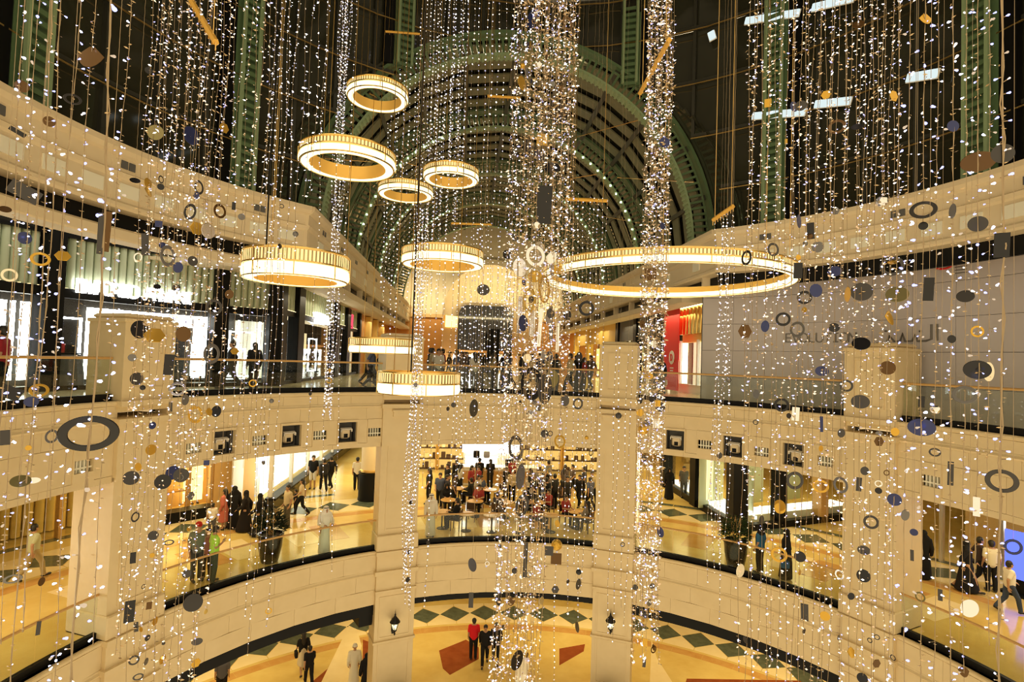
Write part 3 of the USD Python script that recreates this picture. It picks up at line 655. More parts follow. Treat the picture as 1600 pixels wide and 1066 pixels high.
# far left part of the hall: orange wall with openings
struct('wall_left', G().box((-9.7, 37.6, 14.2), (.3, 15.6, 4.5)), 'orange_wall')
for y in (33, 36.5, 40): obj('pier', G().bev((-9.4, y, 14.2), (.4, .8, 4.4), .03), 'yellow_wall', sgroup('trim', 'pale pier on the orange hall wall'))

# ------------------------------------------------------------------ upper gallery, right: hoarding, gold shop, red banner
hd = thing('hoarding', 'pale grey hoarding panels closing the shop on the right, with grey lettering', 'hoarding', (0, 0, 0))
HR = 13.0; ea = np.arange(37, 121, 5.25); ez = [12.0, 13.0, 14.05, 15.1, 16.15, 17.25]
for a0, a1 in zip(ea, ea[1:]):
    for z0, z1 in zip(ez, ez[1:]): obj('panel', G().arc(a0+.02, a1-.02, HR, HR+.05, z0+.006, z1-.006, 2), 'hoarding', hd)
obj('frame', G().arc(37, 120.9, HR+.06, HR+.12, 12, 17.25, 30).box(P2(37, HR+.5, 14.6), (.06, 1.0, 5.2), rz=-37), 'dark_grey', hd)
def ring_text(par, name, text, h, a_s, a_e, z, r, m, depth=.02):
    ws = [(.5 if ch == ' ' else 1) for ch in text]; tot = sum(ws); x = 0
    for ch, w in zip(text, ws):
        a = a_s+(a_e-a_s)*(x+w/2)/tot; x += w
        if ch == ' ': continue
        mm = meshkit.text_mesh(ch, h, depth); c = mm.bounds.mean(0); v = np.array(mm.vertices)-[c[0], 0, 0]
        B = np.array([[cos(rad(a)), -sin(rad(a)), 0], [0, 0, 1], [-sin(rad(a)), -cos(rad(a)), 0]])
        obj(name, G().add(v@B+P2(a, r, z), mm.faces), m, par)
ring_text(hd, 'letter', 'EVOLUTION', .34, 50.6, 61.2, 14.38, HR-.005, 'grey_ink')
# the script word beside it, drawn as strokes
def ar(pts, w=.035):
    g = G()
    P = [P2(a, HR-.01, z) for a, z in pts]
    return g.tube(P, w, 5)
za = 14.4
for st in ([(71.6, za+.5), (71.6, za)], [(70.9, za+.5), (70.9, za+.05), (70.2, za), (69.2, za), (68.9, za+.2), (68.5, za), (67.6, za), (67.3, za+.25), (67.0, za), (66.2, za), (65.6, za+.18), (65.2, za-.06), (64.6, za-.16), (63.9, za-.05)], [(69.7, za+.3), (69.4, za+.3)], [(65.3, za+.34), (65.0, za+.34)], [(68.2, za-.15), (67.8, za-.15)]):
    obj('script_stroke', ar(st), 'grey_ink', hd, True)
t0 = [(72.3+1.2*cos(u), 16.72+.17*sin(u)) for u in np.linspace(.2, 2*pi-.5, 20)]
obj('red_oval', ar(t0, .03), 'red_banner', hd, True)
for k in range(3): obj('small_line', ar([(73.6, 16.55-k*.09), (75.0, 16.55-k*.09)], .014), 'grey_ink', hd)
def panel_yz(par, nm, m, x, y0, y1, z0, z1, th=.06): return obj(nm, G().box((x, (y0+y1)/2, (z0+z1)/2), (th, y1-y0, z1-z0)), m, par)
gs = sgroup('shop_front', 'gold fronted shop with a bright white window beside the red banner, upper right')
for k in range(9): obj('gold_slat', G().tube([(9.62, 13.2+k*.44, 15.0), (9.62, 13.2+k*.44, 16.4)], .2, 8), 'gold', gs, True)
panel_yz(gs, 'bulkhead', 'yellow_wall', 9.9, 12.6, 17.1, 14.6, 16.42, .3)
obj('bulkhead_light', G().box((9.38, 15, 16.38), (.1, 4.0, .05)), 'warm_light', gs)
panel_yz(gs, 'window_display', 'soft_warm', 11.5, 12.6, 17.1, 12.5, 14.6)
panel_yz(gs, 'light_panel', 'white_light', 10.6, 14.3, 15.9, 12.6, 14.5)
panel_yz(gs, 'sill', 'white_paint', 9.7, 12.6, 17.1, 12, 12.45, .3)
for y in (12.7, 14.9, 17.05): panel_yz(gs, 'post', 'white_paint', 9.65, y-.06, y+.06, 12.4, 14.7, .12)
for q in range(2): panel_yz(gs, 'glass_panel', 'shop_glass', 9.66, 12.8+q*2.1, 14.8+q*2.1, 12.45, 14.6, .02)
g = G()
for k in (0, .35): g.tube([(10.4, 14.4+k+1.3*sin(u), 13.6+.9*cos(u)) for u in np.linspace(.6, 2.6, 12)], .04, 5)
obj('arched_motif', g, 'brass', gs)
bn = thing('banner', 'tall red banner with a white disc and letter D beside the gold shop', 'banner', (9.0, 16.75, 12.05), -90)
obj('cloth', G().bev((0, 0, 2.2), (2.1, .04, 4.3), .01), 'red_banner', bn); obj('pole', G().tube([(-1.08, 0, 4.36), (1.08, 0, 4.36)], .03, 6), 'steel', bn)
dz = np.linspace(0, 2*pi, 25)[:-1]; g = G().prism([(.36*cos(u), .36*sin(u)) for u in dz], 0, .02); v = g.v[0]; g.v[0] = np.stack([v[:, 0]+.2, -.03-v[:, 2], v[:, 1]+1.75], 1); g.f[0] = g.f[0]
obj('disc', g, 'white_paint', bn)
mm = meshkit.text_mesh('D', .34, .02, True); v = np.array(mm.vertices); c = mm.bounds.mean(0); obj('letter', G().add(np.stack([v[:, 0]-c[0]+.2, -.055-v[:, 2], v[:, 1]-c[1]+1.75], 1), mm.faces), 'red_banner', bn)
for k in range(2): obj('text_line', G().box((.2, -.03, 1.2-k*.14), (.5-.1*k, .015, .06)), 'white_paint', bn)
hr = sgroup('shop_front', 'yellow lit shop fronts along the right side of the hall')
for y in (20.2, 24.2, 28.4, 33, 38, 44): obj('column', G().bev((9.6, y, 14.2), (.5, .7, 4.4), .03), 'black' if y < 29 else 'yellow_wall', hr)
for i, (y0, y1) in enumerate(((20.5, 23.9), (24.5, 28.1), (28.8, 32.7), (33.4, 37.7), (38.4, 43.7))):
    panel_yz(hr, 'header', 'yellow_wall' if i > 1 else 'dark_grey', 9.6, y0, y1, 15.0, 16.4, .2); panel_yz(hr, 'glass_panel', 'shop_glass', 9.6, y0, y1, 12.1, 15, .02)
    panel_yz(hr, 'light_panel', 'yellow_light' if i > 1 else 'warm_light', 11.6, y0+.3, y1-(.3 if i > 1 else 1.8), 12.2, 14.8); panel_yz(hr, 'back_wall', 'dark_interior', 11.8, y0, y1, 12, 16.4)

# ------------------------------------------------------------------ end of the hall: cream arch with a half dome, dark grid window, lit entrance
ew = sgroup('wall_back', 'cream end wall of the hall with a deep arch and a dark grid window')
yE = 45.2
outer = Polygon([(-13, 12), (13, 12), (13, 18.45)]+[(9.3*cos(t), 18.45+9.3*sin(t)) for t in np.linspace(0, pi, 40)]+[(-13, 18.45)])
ar_in = Polygon([(4.9*cos(t)+.8, 17.9+5.2*sin(t)) for t in np.linspace(0, pi, 30)]+[(-4.1, 12), (5.7, 12)])
def wall_xz(poly, y0, y1):
    g = G()
    for q in getattr(poly, 'geoms', [poly]):
        t = trimesh.creation.extrude_polygon(q, y1-y0, engine='earcut'); v = np.array(t.vertices); g.add(np.stack([v[:, 0], y1-v[:, 2], v[:, 1]], 1), t.faces)
    return g
obj('tympanum', wall_xz(outer.difference(ar_in).intersection(sbox(-14, 17.6, 14, 30)), yE, yE+.4), 'cream_plaster', ew)
obj('lower_wall', wall_xz(outer.difference(ar_in).intersection(sbox(-14, 12, 14, 17.6)), yE, yE+.4), 'orange_wall', ew)
obj('arch_rim', wall_xz(affinity.scale(ar_in, 1.08, 1.05, origin=(.8, 12)).difference(ar_in).intersection(sbox(-14, 17.6, 14, 30)), yE-.25, yE+.05), 'cream_plaster', ew)
obj('cornice', G().box((-8.6, yE-.1, 17.6), (9, .5, .35)).box((9.4, yE-.1, 17.6), (7.4, .5, .35)), 'tan_wall', ew)
# half dome (quarter sphere) and apse wall
U = np.linspace(0, pi, 21); W_ = np.linspace(0, pi/2, 9); v = np.array([[.8+4.9*cos(u)*1.0 if w == 0 else .8+4.9*cos(u), yE+.4+3.0*sin(u)*sin(w)*0+3.2*sin(w)*sin(u)**.5, 17.9+5.2*sin(u)*cos(w)] for w in W_ for u in U]); f = [[i*21+j, i*21+j+1, i*21+22+j, i*21+21+j] for i in range(8) for j in range(20)]
obj('half_dome', G().add(v, f), 'cream_plaster', ew, True)
obj('apse_wall', wall_xz(sbox(-4.1, 12, 5.7, 18), yE+3.3, yE+3.5).box((-4.2, yE+1.9, 15), (.2, 3, 6)).box((5.8, yE+1.9, 15), (.2, 3, 6)), 'tan_wall', ew)
obj('niche_glow', G().box((-3.2, yE+3.2, 17.6), (1.4, .1, 1.8)), 'yellow_light', ew)
gw = thing('window', 'large dark grid window in the end arch, rounded at the top', 'window', (.4, yE+2.4, 14.3), kind='structure')
wp = Polygon([(-2.9, 0), (2.9, 0), (2.9, 3.6)]+[(2.9-.9*(1-cos(t)), 3.6+1.2*sin(t)) for t in np.linspace(.2, pi/2, 5)]+[(-2.9+.9*(1-cos(t)), 3.6+1.2*sin(t)) for t in np.linspace(pi/2, .2, 5)]+[(-2.9, 3.6)])
tq = trimesh.creation.extrude_polygon(wp, .1, engine='earcut'); v = np.array(tq.vertices); obj('pane', G().add(np.stack([v[:, 0], v[:, 2], v[:, 1]], 1), tq.faces), 'black_gloss', gw)
g = G()
for x in np.linspace(-2.9, 2.9, 9): obj('glazing_bar', G().box((x, -.04, 2.2), (.06, .08, 4.4)), 'dark_grey', gw)
for z in (1.1, 2.2, 3.3): obj('glazing_bar', G().box((0, -.04, z), (5.8, .08, .06)), 'dark_grey', gw)
obj('apron', G().box((0, -.1, -.5), (6.4, .3, .9)), 'orange_wall', gw)
en = sgroup('entrance', 'bright lit store entrance under the dark grid window')
obj('light_panel', G().box((-1.6, yE+1.5, 13.0), (2.6, .1, 1.6)).box((2.6, yE+1.6, 13.0), (1.4, .1, 1.4)), 'white_light', en)
obj('door_frame', G().box((-3.2, yE+.8, 13), (.3, .4, 2)).box((0, yE+.8, 13), (.5, .4, 2)).box((4, yE+.8, 13), (.3, .4, 2)).box((.4, yE+.8, 13.95), (8, .4, .16)), 'tan_wall', en)
obj('dark_pier', G().box((1.1, yE-1.5, 14.2), (1.2, .8, 4.4)), 'black', en)

# ------------------------------------------------------------------ middle gallery: shops
mk = sgroup('shop_front', 'gold curtained shop with black posts, middle gallery left')
MR = 20.4
obj('back_wall', G().arc(-92, -37, MR+1.5, MR+1.6, 6, 9.93, 24), 'tan_wall', mk)
for i, a in enumerate(np.arange(-66, -46, .95)): obj('curtain_fold', G().tube([P2(a, MR+1.3, 6.05), P2(a, MR+1.3, 9.6)], .16, 8), 'yellow_wall', mk, True)
for a0, a1, z0, z1 in ((-49.5, -46.2, 6.4, 9.3), (-45.8, -43.2, 7.4, 9.2), (-42.8, -40.6, 6.3, 9.4)): obj('light_panel', G().arc(a0, a1, MR+1.0, MR+1.05, z0, z1, 3), 'yellow_light', mk)
for z in (6.9, 7.6, 8.4): obj('display_shelf', G().arc(-46, -43, MR+.5, MR+.95, z, z+.05, 2), 'gold_wood', mk)
for a in (-66.5, -56, -49.8, -46, -43, -40.4): obj('post', G().arc(a-.18, a+.18, MR, MR+.3, 6, 9.9, 1), 'gold_wood', mk)
obj('side_panel', G().arc(-40.2, -37.6, MR-.1, MR+.2, 6, 9.9, 2).arc(-37.4, -35.2, MR-.2, MR+.2, 6, 9.9, 2), 'tan_wall', mk)
obj('dark_column', G().arc(-37.7, -37.2, MR-.3, MR+.2, 6, 9.93, 1), 'black', mk); obj('dark_bench', G().arc(-49, -41, MR-1.2, MR-.5, 6.0, 6.45, 3), 'black', mk)
obj('header', G().arc(-92, -37.5, MR, MR+.3, 9.5, 9.93, 24), 'gold_wood', mk)
for a in (-60, -52): obj('glass_panel', G().arc(a-3.4, a+3.4, MR+.1, MR+.12, 6.1, 9.5, 4), 'shop_glass', mk)
ml = sgroup('shop_front', 'white glowing shop windows with a dark plinth along the left side of the middle hall')
XL = -10.6
def win_row(par, x, y0, y1, n, m, face):
    for i in range(n):
        a, b = y0+(y1-y0)*i/n, y0+(y1-y0)*(i+1)/n
        panel_yz(par, 'light_panel', m, x-face*.5, a+.1, b-.1, 6.6, 9.6); panel_yz(par, 'glass_panel', 'shop_glass', x, a+.05, b-.05, 6.55, 9.7, .02)
        panel_yz(par, 'post', 'white_paint', x, a-.08, a+.08, 6.5, 9.9, .16)
win_row(ml, XL, 15.6, 34, 6, 'shop_white', 1)
panel_yz(ml, 'plinth', 'black_gloss', XL+.1, 15.3, 36.5, 6, 6.5, .35); panel_yz(ml, 'plinth_top', 'black', XL+.1, 15.3, 36.5, 6.5, 6.6, .5)
panel_yz(ml, 'header', 'white_paint', XL, 15.3, 36.5, 9.6, 9.93, .3); panel_yz(ml, 'back_wall', 'white_paint', XL-1.5, 15, 36.5, 6, 9.93)
mr = sgroup('shop_front', 'corner shop with black pillars and lit white display plinths, middle gallery right')
XR = 10.75
for y in (21.6, 17.2, 13.1): panel_yz(mr, 'pillar', 'black', XR+.1, y-.35, y+.35, 6, 9.93, .7)
panel_yz(mr, 'plinth', 'black', XR, 13, 22, 6, 6.35, .3)
for y0, y1 in ((13.5, 16.8), (17.6, 21.2)):
    panel_yz(mr, 'glass_panel', 'shop_glass', XR, y0, y1, 6.35, 9.6, .02); panel_yz(mr, 'display_plinth', 'shop_white', XR+.75, y0, y1, 6.35, 6.5, 1.1); panel_yz(mr, 'display_stand', 'mint', XR+1.4, y0+.6, y0+1.6, 6.5, 8.6, .1); panel_yz(mr, 'light_panel', 'yellow_light', XR+1.6, y1-1.0, y1-.1, 6.4, 9.5)
panel_yz(mr, 'header', 'black', XR, 12.8, 22, 9.6, 9.93, .3)
d = np.array([cos(rad(18)), sin(rad(18)), 0]); C0 = np.array([XR, 12.75, 0])
def along(s0, s1, off, z0, z1, th): c = C0+d*(s0+s1)/2+np.array([-d[1], d[0], 0])*off; return G().box((c[0], c[1], (z0+z1)/2), (s1-s0, th, z1-z0), rz=18)
obj('plinth', along(0, 9, 0, 6, 6.3, .3), 'black', mr)
for s in (2.6, 5.4, 8.2): obj('pillar', along(s-.25, s+.25, .1, 6, 9.93, .5), 'black' if s < 3 else 'gold_wood', mr)
for s0, s1 in ((.5, 2.3), (2.9, 5.1), (5.7, 7.9)): obj('glass_panel', along(s0, s1, 0, 6.3, 9.6, .02), 'shop_glass', mr); obj('backdrop', along(s0+.1, s1-.1, 3.2, 6.2, 9.8, .05), 'mint', mr); obj('light_panel', along(s0+.5, s0+.9, 3.1, 6.6, 9.6, .05), 'soft_warm', mr)
obj('display_plinth', along(1.0, 7.9, .9, 6.0, 6.55, 1.1), 'pale_panel', mr); obj('plinth_light', along(1.0, 7.9, .9, 6.55, 6.58, 1.0), 'shop_white', mr)
obj('header', along(0, 9, 0, 9.6, 9.93, .3), 'black', mr)
# dark doorway and bits at the far end of the right court
dk = sgroup('entrance', 'dark store entrance at the far end of the right middle court')
obj('wall_panel', G().box((9.2, 27, 8), (2.2, .3, 3.9)), 'black', dk); obj('lit_jamb', G().box((10.6, 26.8, 8), (.4, .3, 3.9)), 'warm_light', dk); obj('lit_jamb', G().box((7.2, 26.8, 8.3), (1.6, .3, 3.0)), 'soft_warm', dk)
# far right bay: dark shop with metal lights, blue screen
fr = sgroup('shop_front', 'silver and black shop front in the far right bay of the middle gallery')
obj('fascia_panel', G().arc(62, 100, 19.6, 19.8, 8.9, 9.9, 16), 'black', fr)
for a in np.arange(62, 100, 5.5): obj('post', G().arc(a-.2, a+.2, 19.5, 19.7, 6, 8.9, 1), 'steel', fr); obj('glass_panel', G().arc(a+.25, a+5.2, 19.58, 19.6, 6.2, 8.9, 3), 'shop_glass', fr)
obj('back_wall', G().arc(62, 100, 22, 22.1, 6, 9.9, 16), 'tan_wall', fr)
obj('light_panel', G().arc(70, 79, 21.8, 21.9, 7.4, 8.9, 4), 'cool_light', fr); obj('light_panel', G().arc(86, 95, 21.8, 21.9, 7.2, 8.9, 4), 'cool_light', fr)
P = onr(1600, 880, 18.2); t = thing('screen', 'upright blue glowing screen at the far right edge', 'screen', (P[0], P[1], 6), 180-ang(P))
obj('display', G().bev((0, .05, 1.35), (1.0, .08, 1.6), .02), 'blue_screen', t); obj('stand', G().box((0, 0, .3), (.9, .12, .6)).box((0, 0, .04), (1.2, .5, .08)), 'black', t)
P = onr(40, 820, 17.5)
lk = sgroup('shop_front', 'display window with a bright white counter in the far left bay of the middle gallery')
obj('counter', G().arc(-100, -78, 16.6, 17.2, 6.0, 7.3, 8), 'white_light', lk); obj('plinth', G().arc(-100, -70, 16.5, 17.3, 6.0, 6.35, 10), 'black', lk)
obj('back_wall', G().arc(-112, -66, 19.8, 19.9, 6, 9.9, 16), 'dark_interior', lk); obj('wood_panel', G().arc(-76, -66.5, 17.6, 17.8, 6, 9.9, 4), 'gold_wood', lk)
obj('light_panel', G().arc(-75, -71, 17.4, 17.5, 8.2, 9.2, 3).arc(-74, -70, 17.4, 17.5, 6.8, 7.3, 3), 'yellow_light', lk)
# yellow round column with a black base
t = thing('round_column', 'yellow round column on a tall black drum base, middle court left', 'column', (-6.35, 17.75, 6), kind='structure')
obj('base', G().lathe([(0, 0), (.62, 0), (.62, .1), (.60, .14), (.60, 1.35), (.64, 1.4), (.5, 1.42)], 28), 'black', t, 30); obj('shaft', G().lathe([(.5, 1.4), (.5, 3.93), (0, 3.93)], 28), 'cream_plaster', t, 30); obj('collar', G().lathe([(.5, 1.42), (.56, 1.44), (.56, 1.52), (.5, 1.56)], 28), 'brass', t, 30)
# ------------------------------------------------------------------ ring chandeliers
def proj(P):
    d = np.asarray(P, float)-EYE; z = d@FWD; return 800+F*(d@RGT)/z, 533-F*(d@UPV)/z, z
def roof_z(x, y):
    if y > 11.2: return VZ+math.sqrt(max(.1, (VR-.2)**2-min(x*x, 60)))
    return 28.6
def chandelier(px, py, rx, d, H, label, bw=.16, black=None, nh=3):
    P = at(px, py, d); Rr = rx*d/F
    t = thing('ring_chandelier', label, 'chandelier', P-np.array([0, 0, H/2]))
    bt = bw*min(Rr, 1.0)
    n = 72 if Rr > 1.5 else 48
    prof = lambda pts, k=n: G().lathe(pts+[pts[0]], k)
    obj('diffuser', prof([(Rr-bt, 0), (Rr, 0), (Rr+.03, .04), (Rr+.045, H*.2), (Rr+.03, H*.42), (Rr, H*.46), (Rr-.03, H*.46), (Rr-.03, .05), (Rr-bt, .05)]), 'ring_light', t, 40)
    obj('inner_band', prof([(Rr-bt-.012, -.005), (Rr-bt, -.005), (Rr-bt, H*.97), (Rr-bt-.012, H*.97)]), 'gold_lit', t, 40)
    if Rr > 1.5: obj('inner_light', prof([(Rr-bt-.03, .01), (Rr-bt-.014, .01), (Rr-bt-.014, H*.45), (Rr-bt-.03, H*.45)]), 'ring_light', t, 40)
    g = G()
    for z in (H*.47, H*.96): g.lathe([(Rr-.04, z), (Rr+.035, z), (Rr+.04, z+.012), (Rr+.035, z+.028), (Rr-.04, z+.028), (Rr-.04, z)], n)
    g.lathe([(Rr-.01, -.012), (Rr+.02, -.012), (Rr+.02, .005), (Rr-.01, .005), (Rr-.01, -.012)], n)
    obj('hoop', g, 'gold', t, 40)
    obj('inner_glow', prof([(Rr-.05, H*.5), (Rr-.035, H*.5), (Rr-.035, H*.95), (Rr-.05, H*.95)]), 'crystal_back', t, 40)
    nc = int(2*pi*Rr/.036); g = G(); g2 = G()
    for k in range(nc):
        a = 2*pi*k/nc; w = .02
        (g if k % 2 else g2).box((Rr*cos(a), Rr*sin(a), H*.72), (.03 if k % 2 else .024, w*(1 if k % 2 else .55), H*.42), rz=math.degrees(a))
    tag(obj('crystals', g, 'crystal', t), kind='stuff'); tag(obj('crystal_gaps', g2, 'crystal_dark', t), kind='stuff')
    nj = 8 if Rr < 1.5 else 22
    for k in range(nj):
        a = 2*pi*(k+.3)/nj; obj('joint_strip', G().box(((Rr+.045)*cos(a), (Rr+.045)*sin(a), H*.49), (.012, .016, H*.99), rz=math.degrees(a)), 'gold', t)
    top = roof_z(P[0], P[1])
    for k in range(nh if Rr < 1.5 else 6):
        a = 2*pi*(k+.15)/(nh if Rr < 1.5 else 6)
        obj('hanging_cable', G().tube([((Rr-.02)*cos(a), (Rr-.02)*sin(a), H*.98), ((Rr-.02)*cos(a), (Rr-.02)*sin(a), top-P[2])], .007, 4), 'brass', t)
    if black is not None:
        a = black; obj('power_cable', G().tube([((Rr-.06)*cos(a), (Rr-.06)*sin(a), H*.9), ((Rr-.06)*cos(a), (Rr-.06)*sin(a), top-P[2])], .016, 5), 'black', t, label='black power cable')
    return t
for c in ((590, 148, 45, 16.0, .29, 'small glowing ring chandelier hanging highest of all', .18), (544, 250, 70, 11.5, .29, 'wide glowing ring chandelier second from the top on the left', .18),
          (634, 299, 40.5, 18.0, .28, 'small glowing ring chandelier between and below the two upper pairs', .18), (705, 274, 41, 16.0, .30, 'small glowing ring chandelier just right of centre in the upper group', .18),
          (464, 419, 76, 10.8, .50, 'deep two tiered ring chandelier at middle height, leftmost of all', .2, 2.6), (692, 404, 61, 13.6, .36, 'ring chandelier with bright underside in front of the cream end arch', .18),
          (1037, 434, 187, 13.0, .27, 'very large thin glowing ring chandelier on the right', .11), (598, 541, 49, 15.5, .40, 'two tiered ring chandelier seen edge on, above the lowest one', .2),
          (655, 598, 61, 11.0, .42, 'two tiered ring chandelier hanging lowest of all', .2, 1.9)):
    chandelier(*c)

# ------------------------------------------------------------------ strands of fairy lights
rng = np.random.default_rng(7)
OCT_V = np.array([[1, 0, 0], [-1, 0, 0], [0, 1, 0], [0, -1, 0], [0, 0, 1], [0, 0, -1]], float)
OCT_F = np.array([[0, 2, 4], [2, 1, 4], [1, 3, 4], [3, 0, 4], [2, 0, 5], [1, 2, 5], [3, 1, 5], [0, 3, 5]])
HEX_A = np.arange(6)*pi/3
def many(base_v, base_f, M, C):      # many copies: M (n,3,3), C (n,3)
    v = np.einsum('nij,kj->nki', M, base_v)+C[:, None]; n, k = len(C), len(base_v)
    f = base_f[None]+(np.arange(n)*k)[:, None, None]
    return v.reshape(-1, 3), f.reshape(-1, 3)
def frames(dirs):
    z = dirs/np.linalg.norm(dirs, axis=1, keepdims=True); a = np.cross(z, [0.13, .21, .97]); a /= np.linalg.norm(a, axis=1, keepdims=True); b = np.cross(z, a)
    return np.stack([a, b, z], 2)
# near bulb: little cone with a domed tip, pointing along +z
_cone = [(0, .0)]+[(.45, 0)]+[(.75, 1.2), (1.0, 2.0), (.75, 2.7), (0, 3.0)]
_cv = np.array([[r*cos(a), r*sin(a), z] for a in HEX_A for r, z in _cone]); _m = len(_cone)
_cf = np.array([q for i in range(6) for k in range(_m-1) for q in ([i*_m+k, ((i+1) % 6)*_m+k, ((i+1) % 6)*_m+k+1], [i*_m+k, ((i+1) % 6)*_m+k+1, i*_m+k+1])])
CHIP_V = np.array([[-1, 0, 0], [0, -.35, .1], [1, 0, 0], [0, .35, -.1], [0, 0, .25]], float); CHIP_F = np.array([[0, 1, 4], [1, 2, 4], [2, 3, 4], [3, 0, 4], [0, 3, 1], [1, 3, 2]])
STR = []
def strand(px, d, ytop, ybot, label, group, style='mid', bpx=None, gap=None, mat_='bulb_mix', chips=0., wire=None, py=533, helix=None):
    P = at(px, py, d); X, Y = P[0], P[1]; rz = roof_z(X, Y)-.2
    zt = min(rz, at(px, ytop if ytop > -50 else -70, d)[2]); zb = max(.6, at(px, ybot, d)[2])
    L = zt-zb; ppm = F/d
    t = thing('light_strand', label, 'light string', (X, Y, zb), 0, group)
    n = max(5, int(L/(.16 if style == 'near' else .45))); zz = np.linspace(L, 0, n+1)
    ph = rng.uniform(0, 6.3)
    if helix: wx = helix[0]*np.cos(zz*helix[1]+helix[2]); wy = helix[0]*np.sin(zz*helix[1]+helix[2])
    else:
        A = .010 if style == 'near' else .02; sm = lambda: np.convolve(rng.standard_normal(n+5), np.ones(5)/5, 'valid')*.5
        wx = A*(np.sin(zz*2.1+ph)+sm()); wy = A*(np.cos(zz*1.7+ph)+sm())
    pts = np.stack([wx, wy, zz], 1)
    wr = wire or {'near': .0023, 'mid': .0030, 'far': .0036}[style]
    g = G()
    if rz > zt+.05: g.tube([pts[0], (pts[0][0], pts[0][1], roof_z(X, Y)-zb)], wr*.3, 3)
    if style == 'near':
        g.tube(pts, wr, 4); tw = np.stack([np.sin(zz*23+ph), np.cos(zz*23+ph), 0*zz], 1)*wr*2.2; g.tube(pts+tw, wr*.9, 4)
    else: g.tube(pts, wr, 3)
    gap = (gap or {'near': 22, 'mid': 9.5, 'far': 8}[style])/ppm; nb = max(2, int(L/gap))
    zb_ = np.sort(rng.uniform(0, L, nb)) if style != 'far' else np.linspace(.02, L, nb)+rng.normal(0, gap*.12, nb)
    cx = np.interp(zb_, zz[::-1], wx[::-1]); cy = np.interp(zb_, zz[::-1], wy[::-1]); C = np.stack([cx, cy, zb_], 1)
    th = rng.uniform(0, 2*pi, nb); el = rng.normal(0, .45, nb); D = np.stack([np.cos(th)*np.cos(el), np.sin(th)*np.cos(el), np.sin(el)], 1)
    r = (bpx or {'near': 1.8, 'mid': 1.12, 'far': 1.1}[style])/ppm*rng.choice([.5, .7, 1., 1.25, 1.5], nb, p=[.22, .24, .3, .16, .08])
    off = {'near': 6, 'mid': 3.2, 'far': .3}[style]/ppm*rng.uniform(.2, 1.3, nb)
    C2 = C+D*off[:, None]
    if style == 'near':
        v, f = many(_cv, _cf, frames(D)*r[:, None, None]*.9, C2)
        for a, b in zip(C, C2): g.tube([a, b], wr*.7, 3)
    else: v, f = many(OCT_V, OCT_F, frames(D)*(r[:, None]*np.array([1, 1, 1.9 if style == 'mid' else 1.2]))[:, None, :], C2)
    obj('wire', g, 'string_wire', t)
    bm = obj('bulbs', G().add(v, f), mat_, t); tag(bm, kind='stuff')
    rp_ = BULB[mat_]; ed = [q[0] for q in rp_]; cl = np.array([q[1] for q in rp_])[np.searchsorted(ed, rng.uniform(0, 1, nb), 'right')-1]
    UsdGeom.PrimvarsAPI(bm).CreatePrimvar('bulb_colour', Sdf.ValueTypeNames.Color3fArray, 'vertex').Set(Vt.Vec3fArray.FromNumpy(np.repeat(cl, len(v)//nb, 0).astype(np.float32)))
    if chips:
        m = int(nb*chips); zc = rng.uniform(0, L, m); th = rng.uniform(0, 2*pi, m); D = np.stack([np.cos(th), np.sin(th), rng.normal(0, .8, m)], 1)
        C = np.stack([np.interp(zc, zz[::-1], wx[::-1]), np.interp(zc, zz[::-1], wy[::-1]), zc], 1)+D*(rng.uniform(.5, 4.5, m)/ppm)[:, None]
        v, f = many(CHIP_V, CHIP_F, frames(rng.standard_normal((m, 3)))*((rng.uniform(1.5, 4.2, m))/ppm)[:, None, None], C)
        tag(obj('foil_chips', G().add(v, f), 'foil', t), kind='stuff')
    STR.append((X, Y, zb, zt, d)); return t
def sx(i, y):   # picture x of strand i at picture height y
    X, Y, zb, zt, d = STR[i]
    a, b = proj((X, Y, zb)), proj((X, Y, zt)); k = (y-b[1])/(a[1]-b[1]+1e-9); return b[0]+k*(a[0]-b[0])
U_ = rng.uniform
ORD = 'second third fourth fifth sixth seventh eighth ninth tenth eleventh twelfth thirteenth fourteenth fifteenth sixteenth seventeenth eighteenth nineteenth twentieth'.split()
def order(i, n):
    if n == 2: return ['left one', 'right one'][i]
    if i == 0: return 'leftmost'
    if i == n-1: return 'rightmost'
    if n == 3: return 'middle one'
    return ORD[i-1]+' from left' if i <= (n-1)/2 else ORD[n-2-i]+' from right'
NEAR_L = 'near gold wire light strand with bluish bulbs at the far left'; NEAR_R = 'near gold wire light strand with bluish bulbs at the far right'; _near = []
for px, d, yb in ((148, 2.35, 1120), (55, 2.7, 1120), (66, 3.1, 980), (8, 3.3, 1120), (28, 4.4, 1000), (90, 3.7, 780), (116, 4.8, 1100), (172, 5.2, 1000)):
    _near.append((px, strand(px, d, -99, yb, NEAR_L, 'near strands at the far left', 'near', chips=.9, bpx=2.8 if d < 2.6 else None, gap=46 if d < 2.6 else (17 if d < 4 else 13), mat_='bulb_cool', wire=.0036 if d < 2.6 else None)))
for px, d, yb in ((1417, 4.2, 1120), (1441, 3.8, 1120), (1487, 3.1, 1120), (1527, 3.4, 900), (1566, 2.5, 1120), (1462, 5.0, 1120), (1545, 5.4, 1000), (1508, 4.6, 1120), (1400, 4.9, 1120)):
    _near.append((px, strand(px, d, -99, yb, NEAR_R, 'near strands at the far right', 'near', chips=.9, gap=16 if d > 3 else 26, mat_='bulb_cool', wire=.0042 if d < 2.6 else None)))
for lo, L_ in ((0, NEAR_L), (700, NEAR_R)):
    q = sorted([z for z in _near if lo <= z[0] < lo+900], key=lambda z: z[0])
    for i, (x, t) in enumerate(q): tag(t, L_ + ', ' + order(i, len(q)))
